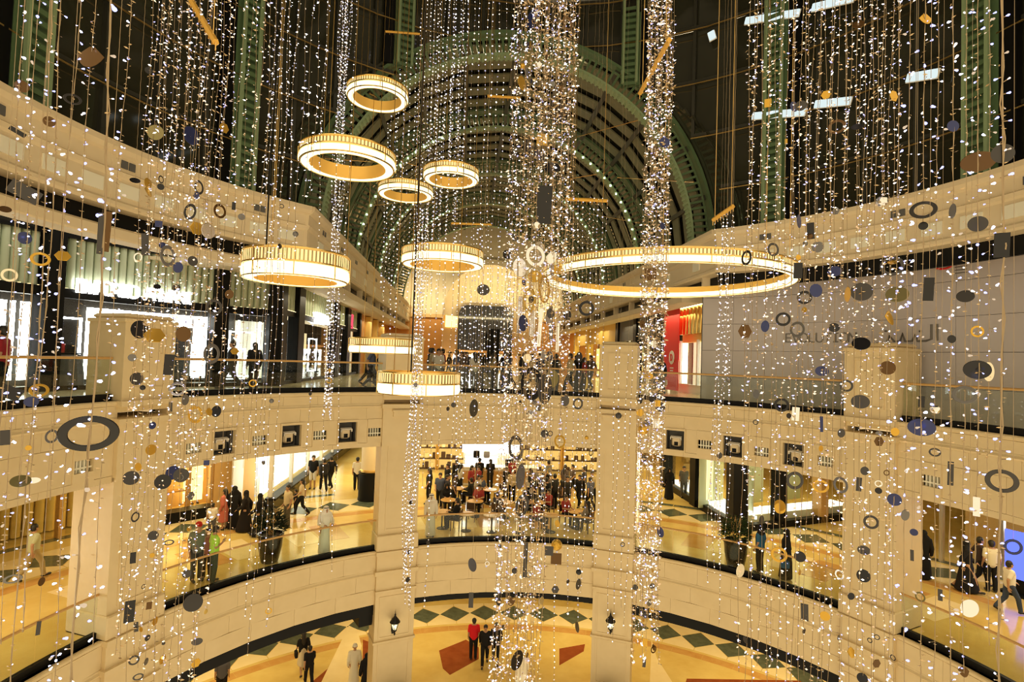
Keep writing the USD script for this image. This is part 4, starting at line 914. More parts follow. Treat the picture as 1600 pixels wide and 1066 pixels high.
def cluster(n, x0, x1, d0, d1, top, b0, b1, label, group, even=True, **k):
    xs = np.linspace(x0, x1, n)+U_(-1, 1, n)*min(2.5, (x1-x0)/n*.45) if even else U_(x0, x1, n)
    new = []
    for x in xs: new.append((x, strand(float(x), float(U_(d0, d1)), top if np.ndim(top) == 0 else float(U_(*top)), float(U_(b0, b1)), label, group, **k)))
    if even and n > 1:
        for i, (x, t) in enumerate(sorted(new, key=lambda q: q[0])): tag(t, label + ', ' + order(i, n))
cluster(14, 206, 332, 5.6, 7.6, -99, 1010, 1150, 'gold light strand in the dense curtain left of the chandeliers', 'dense left curtain of light strands', chips=.5, gap=9)
cluster(8, 225, 330, 6.0, 7.6, -99, 420, 800, 'shorter gold light strand inside the dense left curtain', 'short strands of the dense left curtain', chips=.5, gap=9)
cluster(6, 345, 400, 6.6, 8.6, -99, 640, 960, 'sparse white light strand right beside the dense left curtain', 'sparse strands beside the left curtain', chips=.3)
cluster(8, 405, 487, 8.3, 9.4, -99, 260, 520, 'short white light strand above the leftmost chandelier', 'short strands above the leftmost chandelier', gap=9, mat_='bulb_white')
cluster(5, 405, 440, 8.2, 9.3, -99, 880, 1060, 'long thin light strand ending below the leftmost chandelier', 'long thin strands under the leftmost chandelier', style='far', gap=12, mat_='bulb_white')
for k in range(10): strand(517, 12.7, -99, 648+rng.uniform(-30, 10), 'white light strand wound into the narrow column left of the small chandeliers', 'narrow left light column', 'far', gap=6.5, mat_='bulb_white', helix=(.05+.10*(k % 4)/3, .9, k*.63))
cluster(3, 490, 535, 10, 12, -99, 840, 960, 'single fine light strand hanging over the left bay', 'fine strands over the left bay', style='far', gap=10, mat_='bulb_white')
cluster(20, 590, 705, 19.3, 21, (40, 190), 330, 530, 'fine light strand in the far curtain behind the small chandeliers', 'far curtain behind the small chandeliers', style='far', gap=7.5, mat_='bulb_white')
cluster(13, 640, 712, 19.2, 20.8, -99, 240, 420, 'fine light strand in the far curtain right of the highest chandelier', 'upper far curtain', style='far', gap=7, mat_='bulb_white')
for k in range(10): strand(652, 9.6, 325, 960-rng.uniform(0, 90), 'white light strand wound into the narrow column in front of the left central pilaster', 'narrow light column at the left central pilaster', 'far', gap=6.5, mat_='bulb_white', helix=(.04+.10*(k % 4)/3, .8, k*.63))
cluster(11, 672, 772, 11.5, 14.5, -99, 640, 960, 'fine light strand in front of the centre bay, left part', 'fine strands before the centre bay, left', style='far', gap=10, mat_='bulb_white')
cluster(14, 712, 800, 17, 20, (330, 420), 545, 760, 'very fine light strand in front of the dark grid window', 'fine strands before the grid window', style='far', gap=8, mat_='bulb_white')
for k in range(6): strand(792, 8.6, -99, 1120, 'white light strand of the slim column left of the dense central column', 'slim light column beside the central one', 'mid', gap=7, mat_='bulb_mix', helix=(.03+.03*(k % 3), 1.3, k*1.05))
cluster(17, 802, 858, 5.2, 7.6, -99, 1060, 1180, 'glittering light strand in the dense central column', 'dense central light column', chips=1.1, gap=9.5)
cluster(9, 860, 888, 5.4, 7.2, -99, 520, 760, 'glittering light strand in the right half of the central column', 'right half of the central light column', chips=1.1, gap=9.5)
cluster(9, 815, 875, 5.2, 7.0, -99, 430, 700, 'shorter glittering light strand in the central column', 'short strands of the central column', chips=1.3, gap=9)
cluster(9, 882, 944, 9.5, 12, (300, 316), 820, 1060, 'fine light strand under the gold bar right of the central column', 'strands under the gold bar at the centre right', style='far', gap=9, mat_='bulb_white')
cluster(22, 1000, 1040, 7.4, 8.8, -99, 880, 1040, 'light strand of the thick column before the right central pilaster', 'thick light column at the right central pilaster', chips=.9, gap=8.5)
cluster(4, 962, 990, 9, 11, (540, 560), 880, 1010, 'short fine strand ending beside the right wall lantern', 'fine strands beside the right wall lantern', style='far', gap=11, mat_='bulb_white')
for k in range(9): strand(1128, 9.2, 335, 990-rng.uniform(0, 210), 'white light strand wound into the loose column right of the big ring', 'loose light column right of centre', 'far', gap=9, mat_='bulb_white', helix=(.05+.12*(k % 4)/3, .7, k*.7))
cluster(24, 1165, 1395, 4.8, 6.8, -99, 1030, 1180, 'long gold light strand in the wide right curtain', 'wide right curtain of light strands', chips=.45, gap=10)
cluster(12, 1170, 1400, 5.0, 8.0, -99, 330, 640, 'shorter gold light strand inside the wide right curtain', 'short strands of the right curtain', chips=.4, gap=9)
# gold bars that carry curtains
def bar(x0, y0, x1, y1, d0, d1, label):
    A, B = at(x0, y0, d0), at(x1, y1, d1); L = B-A
    t = thing('hanging_bar', label, 'bar', A); g = G().tube([(0, 0, 0), L*.5, L], .035, 6); obj('bar', g, 'gold_paint', t)
    g = G()
    for k in range(9): p = L*k/8; g.tube([p, p-np.array([0, 0, .09])], .008, 4)
    tag(obj('hooks', g, 'brass', t), kind='stuff')
    for s in (.1, .9): p = L*s; obj('hanging_cable', G().tube([p, (p[0], p[1], roof_z(A[0]+p[0], A[1]+p[1])-A[2])], .006, 4), 'brass', t)
bar(602, 49, 656, 53, 17.2, 17.6, 'orange gold hanging bar above the far curtain near the top'); bar(762, 150, 812, 153, 14, 14.4, 'short gold hanging bar left of the central column'); bar(884, 311, 949, 314, 10.5, 10.8, 'gold hanging bar with strands right of the central column')
bar(1000, 146, 1046, 62, 8.6, 7.2, 'slanting gold hanging bar on the thick right column'); bar(1114, 344, 1146, 322, 9.4, 9.0, 'gold hanging bar at the top of the loose right column'); bar(705, 349, 768, 351, 17, 17.3, 'pale gold hanging bar in front of the cream end arch')
bar(298, 0, 337, 66, 6.6, 5.8, 'tilted orange bar inside the top of the dense left curtain')
# ------------------------------------------------------------------ hanging mirror ornaments
def to_y(g):     # lathe axis z -> y, facing -y
    g.v = [np.stack([v[:, 0], -v[:, 2], v[:, 1]], 1) for v in g.v]; return g
_oc = {}
OM = dict(dark='mirror_dark', black='mirror_black', navy='mirror_navy', grey='mirror_grey', gold='mirror_gold', silver='mirror_silver', brown='mirror_brown', pale='mirror_pale', olive='mirror_olive')
def proto_orn(shape, col, loc, rot, sc, label, cat, group):
    t = thing({'disc': 'mirror_disc', 'ring': 'mirror_ring', 'plate': 'mirror_plate', 'shell': 'foil_shell', 'bead': 'crystal_bead', 'hex': 'foil_hexagon'}[shape], label, cat, loc, 0, group, None, rot, sc)
    m = OM[col]
    if shape == 'disc': obj('disc', to_y(G().lathe([(0, -.012), (.485, -.012), (.5, -.004), (.5, .004), (.485, .012), (0, .012)], 28)), m, t)
    if shape == 'ring': obj('ring', to_y(G().lathe([(.345, -.018), (.485, -.018), (.5, 0), (.485, .018), (.345, .018), (.33, 0), (.345, -.018)], 36)), m, t)
    if shape == 'plate': obj('plate', G().bev((0, 0, 0), (1, .04, 1), .008), m, t)
    if shape == 'hex': obj('plate', to_y(G().lathe([(0, -.015), (.48, -.015), (.5, 0), (.48, .015), (0, .015)], 6)), m, t)
    if shape == 'bead': obj('bead', trimesh.creation.icosphere(1, .5), m, t)
    if shape == 'shell':
        U, V = np.meshgrid(np.linspace(-1.1, 1.1, 9), np.linspace(0, 1, 5)); r = .15+.85*V
        P = np.stack([r*np.sin(U)*.5, -.25*np.cos(U*1.3)*V, .5-r*np.cos(U)*1.0], -1).reshape(-1, 3); f = [[i*9+j, i*9+j+1, i*9+10+j, i*9+9+j] for i in range(4) for j in range(8)]
        g = G().add(P, f); g.add(P+np.array([0, .015, 0]), np.array(f)[:, ::-1]); obj('leaf', g, m, t)
    zt = {'disc': .5, 'ring': .5, 'plate': .5, 'hex': .45, 'bead': .5, 'shell': .35}[shape]
    g = G().tube([(.035*cos(u), 0, zt+.03+.035*sin(u)) for u in np.linspace(0, 2*pi, 9)], .009, 4, True); g.tube([(0, 0, zt+.06), (0, 0, zt+.18)], .006, 3)
    obj('eyelet', g, 'string_wire', t)
    return t.GetPrim() if hasattr(t, 'GetPrim') else t
def depth_at(px, py):
    best = None
    for i, (X, Y, zb, zt, d) in enumerate(STR):
        x = sx(i, py); b = proj((X, Y, zb)); tp = proj((X, Y, zt))
        if tp[1]-15 < py < b[1]+15 and (best is None or abs(x-px) < best[0]): best = (abs(x-px), i)
    return best
def region(px):
    for lim, n in ((200, 'at far left'), (340, 'in the dense left curtain'), (405, 'beside the left curtain'), (560, 'around the leftmost chandelier'), (720, 'near the left central pilaster'), (795, 'before the centre bay'), (895, 'on the central column'), (985, 'right of the central column'), (1060, 'on the thick right column'), (1160, 'under the big ring'), (1400, 'in the right curtain')):
        if px < lim: return n
    return 'at far right'
def level(py): return 'against the roof' if py < 200 else 'over the frieze' if py < 400 else 'upper shop height' if py < 560 else 'upper railing' if py < 650 else 'upper stone band' if py < 735 else 'middle gallery' if py < 880 else 'low down'
CN = dict(dark='dark grey', black='black', navy='navy blue', grey='mid grey', gold='gold', silver='silver', brown='bronze', pale='pale cream', olive='olive gold')
SN = dict(disc='disc', ring='ring', plate='rectangular plate', shell='foil shell', bead='faceted bead', hex='foil hexagon')
D, Rg, Pl, Sh, Be, Hx = 'disc', 'ring', 'plate', 'shell', 'bead', 'hex'
ORN = [
 (Sh, 'brown', 152, 90, 50, 56), (D, 'brown', 27, 135, 26, 22), (Pl, 'black', 30, 206, 30, 10), (D, 'brown', 71, 190, 22, 18), (Rg, 'dark', 120, 155, 32, 28), (D, 'black', 226, 110, 14, 14), (D, 'olive', 241, 207, 28, 30), (D, 'navy', 297, 212, 26, 34), (Hx, 'gold', 350, 200, 16, 20),
 (D, 'black', 874, 175, 32, 44), (D, 'black', 845, 250, 22, 28), (D, 'gold', 817, 130, 14, 24), (D, 'olive', 825, 92, 22, 30), (Pl, 'black', 851, 320, 24, 62), (D, 'dark', 826, 232, 18, 30), (D, 'navy', 832, 28, 24, 36), (Rg, 'brown', 887, 36, 18, 26),
 (D, 'dark', 1255, 165, 20, 20), (Hx, 'gold', 1287, 148, 18, 18), (Hx, 'gold', 1398, 150, 14, 24), (D, 'navy', 1494, 197, 20, 24), (D, 'brown', 1520, 253, 60, 26), (D, 'dark', 1568, 240, 40, 42), (Rg, 'brown', 1306, 198, 30, 18), (D, 'brown', 1337, 38, 22, 20), (Sh, 'gold', 1452, 30, 24, 30), (D, 'black', 1340, 198, 20, 16),
 (Pl, 'dark', 45, 300, 54, 30), (D, 'brown', 8, 327, 22, 16), (D, 'navy', 38, 372, 24, 26), (Rg, 'gold', 57, 405, 34, 30), (Rg, 'pale', 20, 430, 28, 28), (Hx, 'gold', 105, 400, 28, 24), (Pl, 'dark', 152, 365, 12, 82), (Pl, 'brown', 168, 362, 10, 80), (Pl, 'dark', 225, 382, 12, 42), (Rg, 'silver', 208, 402, 14, 18), (Rg, 'grey', 260, 400, 24, 40), (Rg, 'dark', 311, 293, 15, 26), (D, 'black', 248, 292, 12, 12), (D, 'black', 211, 282, 18, 13), (Sh, 'gold', 233, 298, 12, 24), (Rg, 'black', 298, 331, 20, 30), (Rg, 'brown', 344, 330, 20, 26), (Pl, 'black', 362, 322, 6, 14), (D, 'grey', 380, 339, 12, 10), (Hx, 'gold', 307, 357, 22, 26), (D, 'silver', 328, 361, 22, 28), (D, 'navy', 279, 418, 16, 20), (D, 'dark', 299, 408, 16, 18), (Pl, 'navy', 246, 350, 12, 12), (D, 'black', 274, 450, 14, 12), (D, 'black', 247, 448, 12, 10), (Rg, 'dark', 335, 480, 26, 28), (D, 'brown', 354, 460, 14, 16), (D, 'black', 214, 515, 28, 34), (Hx, 'gold', 240, 524, 36, 30), (D, 'brown', 290, 522, 24, 28),
 (Rg, 'dark', 1446, 328, 46, 40), (D, 'black', 1436, 353, 16, 16), (D, 'grey', 1481, 330, 12, 30), (D, 'dark', 1532, 350, 34, 28), (Pl, 'black', 1562, 383, 26, 52), (Pl, 'black', 1266, 361, 12, 30), (D, 'navy', 1245, 346, 7, 24), (Pl, 'black', 1245, 423, 14, 28), (D, 'navy', 1308, 424, 22, 20), (D, 'grey', 1282, 386, 20, 20), (Rg, 'dark', 1210, 390, 18, 24), (Rg, 'dark', 1392, 416, 40, 34), (D, 'gold', 1393, 410, 16, 10), (D, 'dark', 1345, 456, 36, 32), (D, 'olive', 1405, 460, 38, 32), (Pl, 'black', 1451, 452, 17, 46), (D, 'dark', 1503, 463, 30, 26), (Rg, 'black', 1260, 465, 24, 24), (D, 'navy', 1279, 454, 20, 24), (Rg, 'black', 1220, 499, 24, 24), (Rg, 'grey', 1248, 515, 24, 28), (D, 'black', 1304, 512, 18, 16), (Sh, 'gold', 1388, 496, 14, 30), (D, 'gold', 1324, 460, 10, 28), (D, 'black', 1344, 537, 30, 24), (Rg, 'gold', 1525, 518, 22, 24), (D, 'navy', 1200, 510, 13, 20), (D, 'black', 1490, 530, 14, 16), (Be, 'silver', 1375, 315, 22, 18),
 (Rg, 'black', 138, 678, 100, 78), (Rg, 'gold', 68, 610, 33, 26), (D, 'navy', 45, 628, 25, 22), (Pl, 'black', 30, 614, 36, 26), (Pl, 'dark', 8, 684, 16, 32), (Rg, 'grey', 78, 682, 22, 28), (Hx, 'gold', 43, 700, 12, 12), (D, 'olive', 32, 752, 36, 20), (D, 'silver', 60, 751, 24, 16), (D, 'grey', 206, 559, 14, 14), (Pl, 'black', 263, 570, 16, 38), (D, 'dark', 210, 592, 22, 24), (Be, 'black', 222, 606, 10, 10), (Rg, 'silver', 277, 608, 28, 24), (D, 'grey', 287, 625, 12, 20), (Pl, 'dark', 270, 636, 6, 18), (D, 'black', 338, 643, 16, 20), (Sh, 'gold', 322, 643, 12, 16), (Rg, 'gold', 305, 648, 24, 32), (D, 'navy', 238, 665, 12, 14), (D, 'gold', 235, 703, 18, 20), (D, 'dark', 206, 747, 28, 24), (D, 'navy', 269, 739, 24, 26), (D, 'black', 252, 753, 28, 28), (D, 'dark', 284, 743, 26, 26), (Hx, 'gold', 371, 549, 14, 12), (Rg, 'grey', 328, 553, 26, 36), (Rg, 'gold', 394, 599, 13, 13),
 (D, 'dark', 742, 638, 14, 28), (D, 'dark', 706, 633, 8, 8), (Rg, 'black', 832, 600, 34, 52), (D, 'dark', 852, 608, 22, 48), (D, 'olive', 868, 592, 20, 28), (D, 'grey', 880, 626, 14, 18), (Rg, 'dark', 904, 631, 16, 18), (D, 'black', 1032, 636, 16, 16), (D, 'gold', 1014, 588, 14, 10), (D, 'gold', 1000, 645, 12, 12), (D, 'grey', 1010, 662, 12, 12), (Rg, 'gold', 871, 690, 18, 22), (D, 'dark', 1007, 716, 10, 10), (D, 'dark', 904, 558, 10, 16), (Rg, 'dark', 1139, 594, 8, 8), (Rg, 'dark', 1177, 660, 9, 9), (Rg, 'black', 912, 482, 24, 24), (D, 'dark', 884, 493, 12, 16), (D, 'dark', 860, 490, 12, 16), (Hx, 'brown', 1157, 518, 22, 26), (D, 'dark', 804, 371, 13, 13), (D, 'dark', 793, 398, 13, 15), (D, 'dark', 755, 453, 20, 16), (Rg, 'black', 1164, 403, 16, 26),
 (D, 'navy', 1285, 580, 22, 18), (D, 'brown', 1385, 575, 26, 26), (D, 'black', 1525, 578, 46, 38), (D, 'pale', 1551, 581, 18, 40), (Rg, 'dark', 1319, 603, 22, 22), (Rg, 'black', 1221, 633, 24, 24), (D, 'dark', 1345, 628, 30, 26), (Pl, 'black', 1440, 628, 10, 22), (Be, 'silver', 1460, 640, 18, 16), (Rg, 'grey', 1500, 617, 42, 36), (D, 'navy', 1436, 668, 46, 36), (Pl, 'silver', 1244, 647, 12, 24), (Pl, 'navy', 1285, 663, 5, 28), (D, 'dark', 1312, 677, 12, 16), (D, 'grey', 1371, 677, 12, 8), (D, 'gold', 1403, 675, 14, 16), (Rg, 'dark', 1468, 707, 20, 18), (Pl, 'dark', 1487, 740, 10, 48), (Pl, 'dark', 1342, 757, 9, 26), (D, 'dark', 1352, 736, 14, 16), (Rg, 'dark', 1568, 752, 56, 52), (Rg, 'dark', 1240, 751, 28, 32), (Rg, 'gold', 1284, 760, 28, 26), (Rg, 'grey', 1307, 758, 24, 30), (D, 'black', 1369, 767, 12, 12), (D, 'navy', 1396, 781, 24, 24), (D, 'gold', 1215, 790, 18, 20), (Pl, 'silver', 1525, 792, 12, 40), (Rg, 'brown', 1380, 739, 10, 11), (Rg, 'silver', 1378, 756, 13, 13),
 (Rg, 'grey', 20, 905, 34, 26), (D, 'brown', 65, 909, 12, 18), (Pl, 'dark', 60, 982, 8, 30), (Rg, 'dark', 211, 808, 14, 20), (Pl, 'black', 206, 872, 10, 22), (Pl, 'black', 198, 956, 18, 44), (Pl, 'dark', 210, 980, 8, 20), (D, 'dark', 242, 837, 18, 16), (Rg, 'dark', 260, 848, 18, 14), (Hx, 'gold', 238, 868, 10, 9), (D, 'dark', 289, 897, 16, 16), (D, 'dark', 303, 942, 34, 26), (D, 'dark', 317, 1003, 20, 18), (D, 'dark', 232, 997, 10, 12), (Rg, 'dark', 209, 1032, 20, 20), (D, 'grey', 228, 1034, 8, 14), (Rg, 'dark', 219, 1058, 20, 18),
 (D, 'dark', 738, 883, 14, 22), (Pl, 'dark', 736, 938, 8, 26), (Rg, 'silver', 766, 881, 8, 8), (Rg, 'gold', 412, 955, 12, 12), (D, 'dark', 902, 913, 9, 18), (Pl, 'dark', 821, 875, 7, 58), (D, 'dark', 898, 980, 7, 18), (D, 'dark', 992, 918, 10, 10), (D, 'dark', 1020, 916, 9, 10), (Pl, 'dark', 1005, 1036, 6, 16), (Rg, 'brown', 1022, 1015, 10, 14), (D, 'pale', 1161, 892, 14, 24),
 (Rg, 'dark', 1357, 816, 26, 24), (D, 'grey', 1423, 805, 14, 22), (D, 'navy', 1428, 832, 14, 12), (D, 'dark', 1349, 860, 22, 20), (D, 'black', 1350, 900, 24, 22), (D, 'black', 1333, 932, 12, 14), (Rg, 'gold', 1218, 867, 28, 28), (D, 'black', 1250, 870, 20, 20), (D, 'gold', 1292, 963, 18, 18), (Pl, 'dark', 1258, 957, 13, 32), (D, 'silver', 1515, 951, 32, 38), (Sh, 'gold', 1329, 1018, 14, 22), (Rg, 'olive', 1430, 933, 18, 20), (Pl, 'dark', 1425, 868, 6, 22), (D, 'black', 1349, 1060, 20, 16), (Rg, 'dark', 1395, 1028, 10, 12), (Sh, 'brown', 1510, 1048, 22, 24), (Rg, 'dark', 1375, 996, 11, 11), (Rg, 'dark', 1364, 1001, 9, 10), (Rg, 'navy', 1583, 855, 32, 34), (Pl, 'dark', 1469, 930, 8, 24),
 (Pl, 'silver', 812, 492, 7, 58), (Pl, 'silver', 843, 512, 6, 60), (Pl, 'grey', 860, 505, 6, 52), (Pl, 'silver', 871, 528, 5, 46), (Rg, 'silver', 836, 400, 30, 34), (D, 'silver', 812, 418, 22, 30), (Sh, 'silver', 862, 402, 22, 24), (D, 'black', 862, 262, 26, 22), (Rg, 'gold', 850, 452, 18, 44), (Hx, 'pale', 822, 560, 14, 16),
 (D, 'pale', 815, 1048, 26, 44), (D, 'black', 806, 1032, 22, 34), (Rg, 'dark', 806, 700, 24, 40), (Rg, 'dark', 815, 790, 22, 36), (D, 'dark', 814, 745, 14, 40), (D, 'black', 782, 938, 10, 18), (Sh, 'brown', 798, 938, 18, 16), (D, 'gold', 838, 432, 22, 20), (Rg, 'gold', 828, 470, 20, 40), (D, 'silver', 846, 392, 16, 30), (Be, 'silver', 838, 352, 14, 14), (Pl, 'silver', 832, 505, 9, 40), (D, 'navy', 818, 505, 14, 26), (Be, 'gold', 812, 103, 10, 10), (D, 'dark', 1160, 1000, 8, 12)]
ro = np.random.default_rng(11)
for k in range(46):      # small discs and rings hanging at the ends of the fine strands
    i = int(ro.choice([j for j, q in enumerate(STR) if 7 < q[4] < 13])); yb = proj(STR[i][:2]+(STR[i][2],))[1]
    py = float(ro.uniform(560, min(1040, yb))) if yb > 600 else float(ro.uniform(min(300, yb-60), yb)); s = float(ro.uniform(6.5, 11))
    ORN.append((str(ro.choice([D, Rg, Be, D])), str(ro.choice(['dark', 'gold', 'grey', 'black', 'dark'])), sx(i, py), py, s*float(ro.uniform(.6, 1)), s))
for (a, b, n) in ((818, 878, 34), (1000, 1040, 14), (215, 330, 16), (1180, 1390, 18)):
    for k in range(n):
        s = float(ro.uniform(9, 20)); ORN.append((str(ro.choice([D, D, Rg, Be, Hx, Pl])), str(ro.choice(['dark', 'gold', 'silver', 'grey', 'navy', 'brown', 'gold'])), float(ro.uniform(a, b)), float(ro.uniform(60, 1050)), s*float(ro.uniform(.4, 1)), s))
made = []; thr = []
for n_, (sh, col, px, py, w, h) in enumerate(ORN):
    b = depth_at(px, py)
    if b and b[0] < 16: X, Y, zb, zt, d = STR[b[1]]; d = d-.02; px = sx(b[1], py) if b[0] < 9 else px; w0 = None
    else: d = 3.6 if px < 200 or px > 1400 else 6.2
    if max(w, h) > 44 and (px < 200 or px > 1400): d = 3.2
    co = float(np.dot(ray(px, py)/np.linalg.norm(ray(px, py)), FWD)); w, h = w*co, h*co; s = max(w, h)*d/F
    az = -math.degrees(YAW)-math.degrees(math.atan((px-800)/F)); k = (n_*37 % 7-3)*1.5
    if sh == 'plate': rot = (0, 25 if (w > 20 and h < w) else k*.6, az+k); sc = (w*d/F, h*d/F*.5+.0, h*d/F)
    else:
        q = max(.12, min(1, w/h)); q2 = max(.3, min(1, h/w))
        rot = (math.degrees(math.acos(q2))*(1 if n_ % 2 else -1), 0, az+math.degrees(math.acos(q))*(1 if n_ % 3 else -1)); sc = s
    Rm = np.array(Gf.Matrix3d(Gf.Rotation(Gf.Vec3d(1, 0, 0), rot[0])*Gf.Rotation(Gf.Vec3d(0, 1, 0), rot[1])*Gf.Rotation(Gf.Vec3d(0, 0, 1), rot[2])))
    e = np.array([0, 0, {'disc': .53, 'ring': .53, 'plate': .53, 'hex': .48, 'bead': .53, 'shell': .38}[sh]])*np.broadcast_to(sc, 3)@Rm
    P = at(px, py, d)
    if b and b[0] < 9: P[0] = X-e[0]; P[1] = Y-e[1]
    for _ in range(4):
        q_ = proj(P); P[2] += (q_[1]-py)*q_[2]/F
    sc = np.array(np.broadcast_to(sc, 3))*float(proj(P)[2])/d; sc = tuple(map(float, sc))
    big = max(w, h)/co; size = 'very large' if big > 75 else 'large' if big > 34 else 'small' if big < 15 else 'medium'
    lab = f'{size} {CN[col]} {SN[sh]} hanging {region(px)}, {level(py)}'
    if (sh, col) not in _oc: t = _oc[(sh, col)] = proto_orn(sh, col, P, rot, sc, lab, 'ornament', None)
    else: t = copy(_oc[(sh, col)], P, 0, lab, None, rot, sc)
    made.append((lab, px, t, f'{CN[col]} {SN[sh]}s {region(px)}'))
    if not (b and b[0] < 9):      # it hangs on a thread of its own
        zt = roof_z(P[0], P[1]); o = obj('hanging_thread', G().tube([P+e, (P[0]+e[0], P[1]+e[1], zt)], .0016, 3), 'string_wire'); tag(o, None, 'thread', 'thin threads that hold single ornaments'); thr.append((region(px), px, o))
from collections import defaultdict
byl = defaultdict(list)
for lab, px, t, grp in made: byl[lab].append((px, t, grp))
for lab, L in byl.items():
    L.sort(key=lambda q: q[0])
    for i, (px, t, grp) in enumerate(L):
        tag(t, lab if len(L) == 1 else lab+', '+order(i, len(L)), None, grp)
byl = defaultdict(list)
for rg, px, o in thr: byl[rg].append((px, o))
for rg, L in byl.items():
    L.sort(key=lambda q: q[0])
    for i, (px, o) in enumerate(L): tag(o, f'thin bare gold thread holding a single ornament {rg}' + (', '+order(i, len(L)) if len(L) > 1 else ''))
# ------------------------------------------------------------------ wall lanterns
def lantern(P, rz, label):
    t = thing('wall_lantern', label, 'lantern', P, rz)      # local +y away from the wall
    obj('back_plate', G().bev((0, .02, .15), (.12, .04, .5), .01).bev((0, .02, -.12), (.09, .04, .12), .01), 'black_metal', t)
    obj('arm', G().tube([(0, .02, .02), (0, .12, -.08), (0, .24, -.06), (0, .26, .04)], .022, 6).tube([(0, .02, .3), (0, .14, .42), (0, .26, .48)], .016, 6), 'black_metal', t, True)
    obj('glass', G().lathe([(.06, .08), (.15, .34), (.15, .36), (.05, .36)], 6, (0, .28, 0)), 'lantern_glass', t)
    g = G()
    for k in range(6): a = k*pi/3; g.tube([(.065*cos(a), .28+.065*sin(a), .07), (.157*cos(a), .28+.157*sin(a), .36)], .010, 4)
    g.lathe([(0, -.14), (.02, -.12), (.035, -.06), (.015, -.02), (.05, .02), (.08, .06), (.06, .085), (0, .085)], 10, (0, .28, 0))
    obj('cage', g, 'black_metal', t)
    obj('roof', G().lathe([(.19, .35), (.2, .37), (.13, .47), (.06, .55), (.03, .6), (.035, .64), (.015, .68), (.0, .86), (0, .35)], 10, (0, .28, 0)), 'black_metal', t, 40)
    obj('bulb', trimesh.creation.icosphere(1, .05).apply_translation((0, .28, .2)), 'lamp_glow', t)
    Q = np.array(P)+np.array([sin(rad(-rz)), cos(rad(-rz)), 0])*.28
lantern(P2(-21.9, R-.165, 3.05), 180+21.9, 'black wall lantern on the left central pilaster'); lantern(P2(22.9, R-.165, 3.05), 180-22.9, 'black wall lantern on the right central pilaster')

# ------------------------------------------------------------------ planters
rl = np.random.default_rng(5)
def leaves(n, spread, h, L, up=.5):
    g = G(); a = rl.uniform(0, 2*pi, n); rr = spread*np.sqrt(rl.uniform(0, 1, n)); z = h*(1-(rr/spread)**2*.6)*rl.uniform(.2, 1, n)
    for ai, ri, zi in zip(a, rr, z):
        o = ai+rl.normal(0, .5); d = np.array([cos(o), sin(o), up+rl.normal(0, .3)]); d /= np.linalg.norm(d); s = np.cross(d, [0, 0, 1]); s /= np.linalg.norm(s)+1e-9
        p = np.array([ri*cos(ai), ri*sin(ai), zi]); l = L*rl.uniform(.7, 1.2); n_ = np.cross(s, d)
        g.add([p, p+d*l*.5+s*l*.16+n_*l*.06, p+d*l-n_*l*.12, p+d*l*.5-s*l*.16+n_*l*.06], [[0, 1, 2], [0, 2, 3]])
    return g
def planter(P, label, r=.42, h=1.0, fh=.95, fol='dark_leaf'):
    t = thing('potted_shrub', label, 'plant', P)
    obj('pot', G().lathe([(0, 0), (r*.62, 0), (r*.7, .05), (r*.95, h*.55), (r, h*.9), (r*1.06, h*.92), (r*1.06, h), (r*.9, h), (r*.88, h-.08), (0, h-.08)], 20), 'black_gloss', t, 40)
    obj('soil', G().lathe([(0, h-.1), (r*.9, h-.1), (r*.9, h-.06), (0, h-.05)], 14), 'dark_interior', t)
    g = G()
    for k in range(7): a = k*.9; g.tube([(.05*cos(a), .05*sin(a), h-.1), (.15*cos(a), .15*sin(a), h+fh*.5), (.2*cos(a+.4), .2*sin(a+.4), h+fh*.85)], .014, 4)
    obj('stems', g, 'gold_wood', t); f = leaves(420, r*1.1, fh, .24); f.v = [v+np.array([0, 0, h-.05]) for v in f.v]
    tag(obj('leaves', f, fol, t), kind='stuff')
planter(onz(427, 884, 6)+np.array([-.25, .35, 0]), 'dark shrub in a tall black pot by the left middle railing'); planter(onz(1142, 896, 6)+np.array([.45, .55, 0]), 'dark shrub in a tall black pot by the right middle railing', fol='green_leaf')
planter(P2(-21.6, R-.9, 0), 'low dark plant in a pot below the left wall lantern', .5, .5, .6, 'green_leaf'); planter(P2(22.9, R-.9, 0), 'low dark plant in a pot below the right wall lantern', .5, .5, .6, 'green_leaf')

